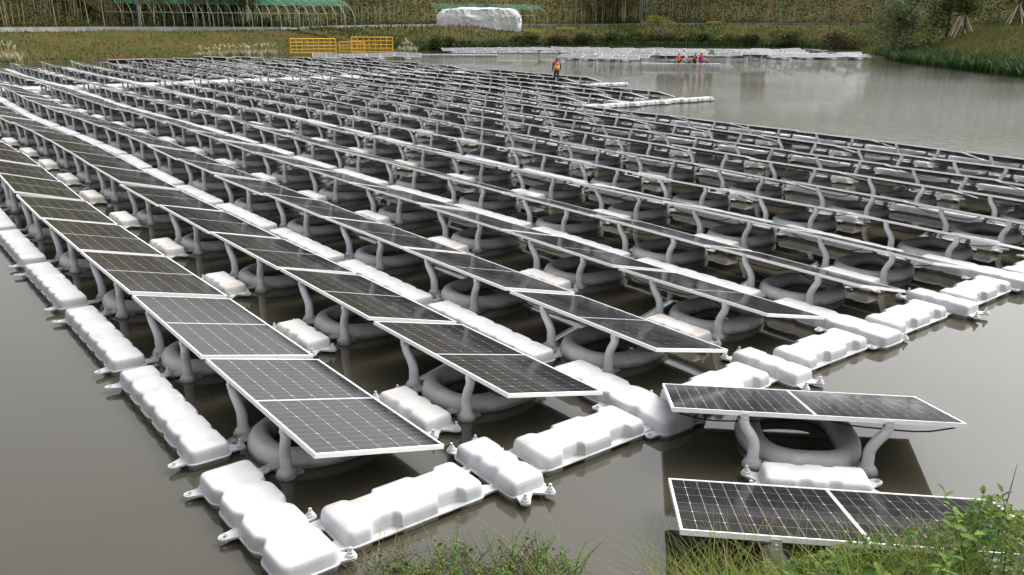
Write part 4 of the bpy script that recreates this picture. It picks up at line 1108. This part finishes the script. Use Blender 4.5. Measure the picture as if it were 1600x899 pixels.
def leaf_mesh(L, wd, fold, name='leaf', mt='weed_a', lobed=False):
    mb = MB(); n = 7; rows = []
    for k in range(n + 1):
        t = k / n; w_ = wd * math.sin(math.pi * min(1, t * .94 + .05)) ** .8 * (1 - .35 * t)
        if lobed: w_ *= (1.0 if k % 2 else .55)
        z = -.22 * L * t * t; rows.append(mb.add([(L * t, -w_, z + fold * w_), (L * t, 0, z), (L * t, w_, z + fold * w_)]))
    for k in range(n):
        for j in (0, 1): mb.face(rows[k] + j, rows[k] + j + 1, rows[k + 1] + j + 1, rows[k + 1] + j)
    return mb.mesh(name, [mt], 180)
LEAVES = [leaf_mesh(.075, .020, .5, mt='weed_a'), leaf_mesh(.090, .022, .35, mt='weed_b'), leaf_mesh(.080, .030, .4, mt='weed_a', lobed=True), leaf_mesh(.095, .032, .3, mt='weed_b', lobed=True)]
LSMALL = [leaf_mesh(.036, .009, .5, mt='weed_a'), leaf_mesh(.030, .008, .5, mt='weed_b')]
LRED = [leaf_mesh(.06, .012, .5, mt='weed_r')]
def weed(x, y, h, nl, leaves, label, group, lean=.2, droop=.3, scale=1.0, mt='weed_a'):
    root = bpy.data.objects.new('weed_plant', None); C.objects.link(root); root.location = (x, y, near_z(x, y) - .02); root.rotation_euler = (0, 0, rn(0, 6.28)); tag(root, label, 'weed', group)
    P = curve_pts([(0, 0, 0), (lean * h * .25, rn(-.02, .02), h * .4), (lean * h * .6, rn(-.03, .03), h * .75), (lean * h, rn(-.03, .03), h)], 8)
    mb = MB(); mb.tube(P, [.005 - .0035 * k / 8 for k in range(9)], 5); ob('stem', mb.mesh('stem', [mt], 180), root)
    for k in range(nl):
        t = .18 + .82 * k / (nl - 1); q = t * 8; i = min(7, int(q)); c = P[i].lerp(P[i + 1], q - i)
        s = scale * rn(.75, 1.2) * (1.1 - .45 * t)
        ob('leaf', random.choice(leaves), root, c, (rn(-.3, .3), rn(-.45, .25) - (.5 if t > .9 else 0), k * 2.4 + rn(-.4, .4)), (s, s, s))
wl = [(2.62, 4.22, .66), (2.78, 4.18, .60), (2.50, 4.12, .56), (2.95, 4.10, .58), (2.35, 4.08, .46), (2.15, 4.10, .42), (2.02, 4.02, .38), (1.85, 4.06, .32), (2.68, 3.95, .60), (3.10, 3.95, .55), (2.25, 3.92, .46), (1.72, 3.95, .30), (1.50, 4.02, .28), (2.88, 3.85, .62), (2.45, 3.86, .55), (3.00, 4.25, .45), (2.10, 3.80, .50), (1.30, 4.05, .24)]
wlab = ['tallest leafy green weed before the right end of the nearest panel', 'leafy weed just right of the tallest weed', 'leafy weed just left of the tallest weed']
for k, (x, y, h) in enumerate(wl):
    h = h * 1.15 + .04 + (.17 if x > 2.3 else 0)
    lab = wlab[k] if k < 3 else 'leafy green weed in the thick clump at the lower right corner'
    weed(x, y, h, 22 if h > .4 else 16, LEAVES if k % 3 else LEAVES[2:], lab, 'leafy weeds in the lower right clump', rn(.05, .3), scale=1.15)
for k in range(4): weed(3.0 + .08 * k, 4.26 + rn(-.05, .05), rn(.36, .5), 10, LRED, 'reddish brown withered weed at the right edge of the clump', 'withered weeds at the right edge', .4, mt='weed_r')
for k in range(26):
    weed(rn(-.72, .42), rn(4.50, 4.74), rn(.26, .46), 20, LSMALL, 'small-leaved green creeper in the clump at the bottom centre', 'creepers in the bottom centre clump', rn(.2, .8), scale=1.1)
mb = MB()
for k in range(1): mb.tube(curve_pts([(2.70, 4.2, .2), (2.715, 4.2, .7), (2.745, 4.2, 1.22)], 6), [.005, .005, .0045, .004, .0035, .003, .001], 5)
tag(ob('dry_stalk', mb.mesh('dry_stalk', ['bark'], 60)), 'dark dry stalk rising above the tallest weed', 'stalk')
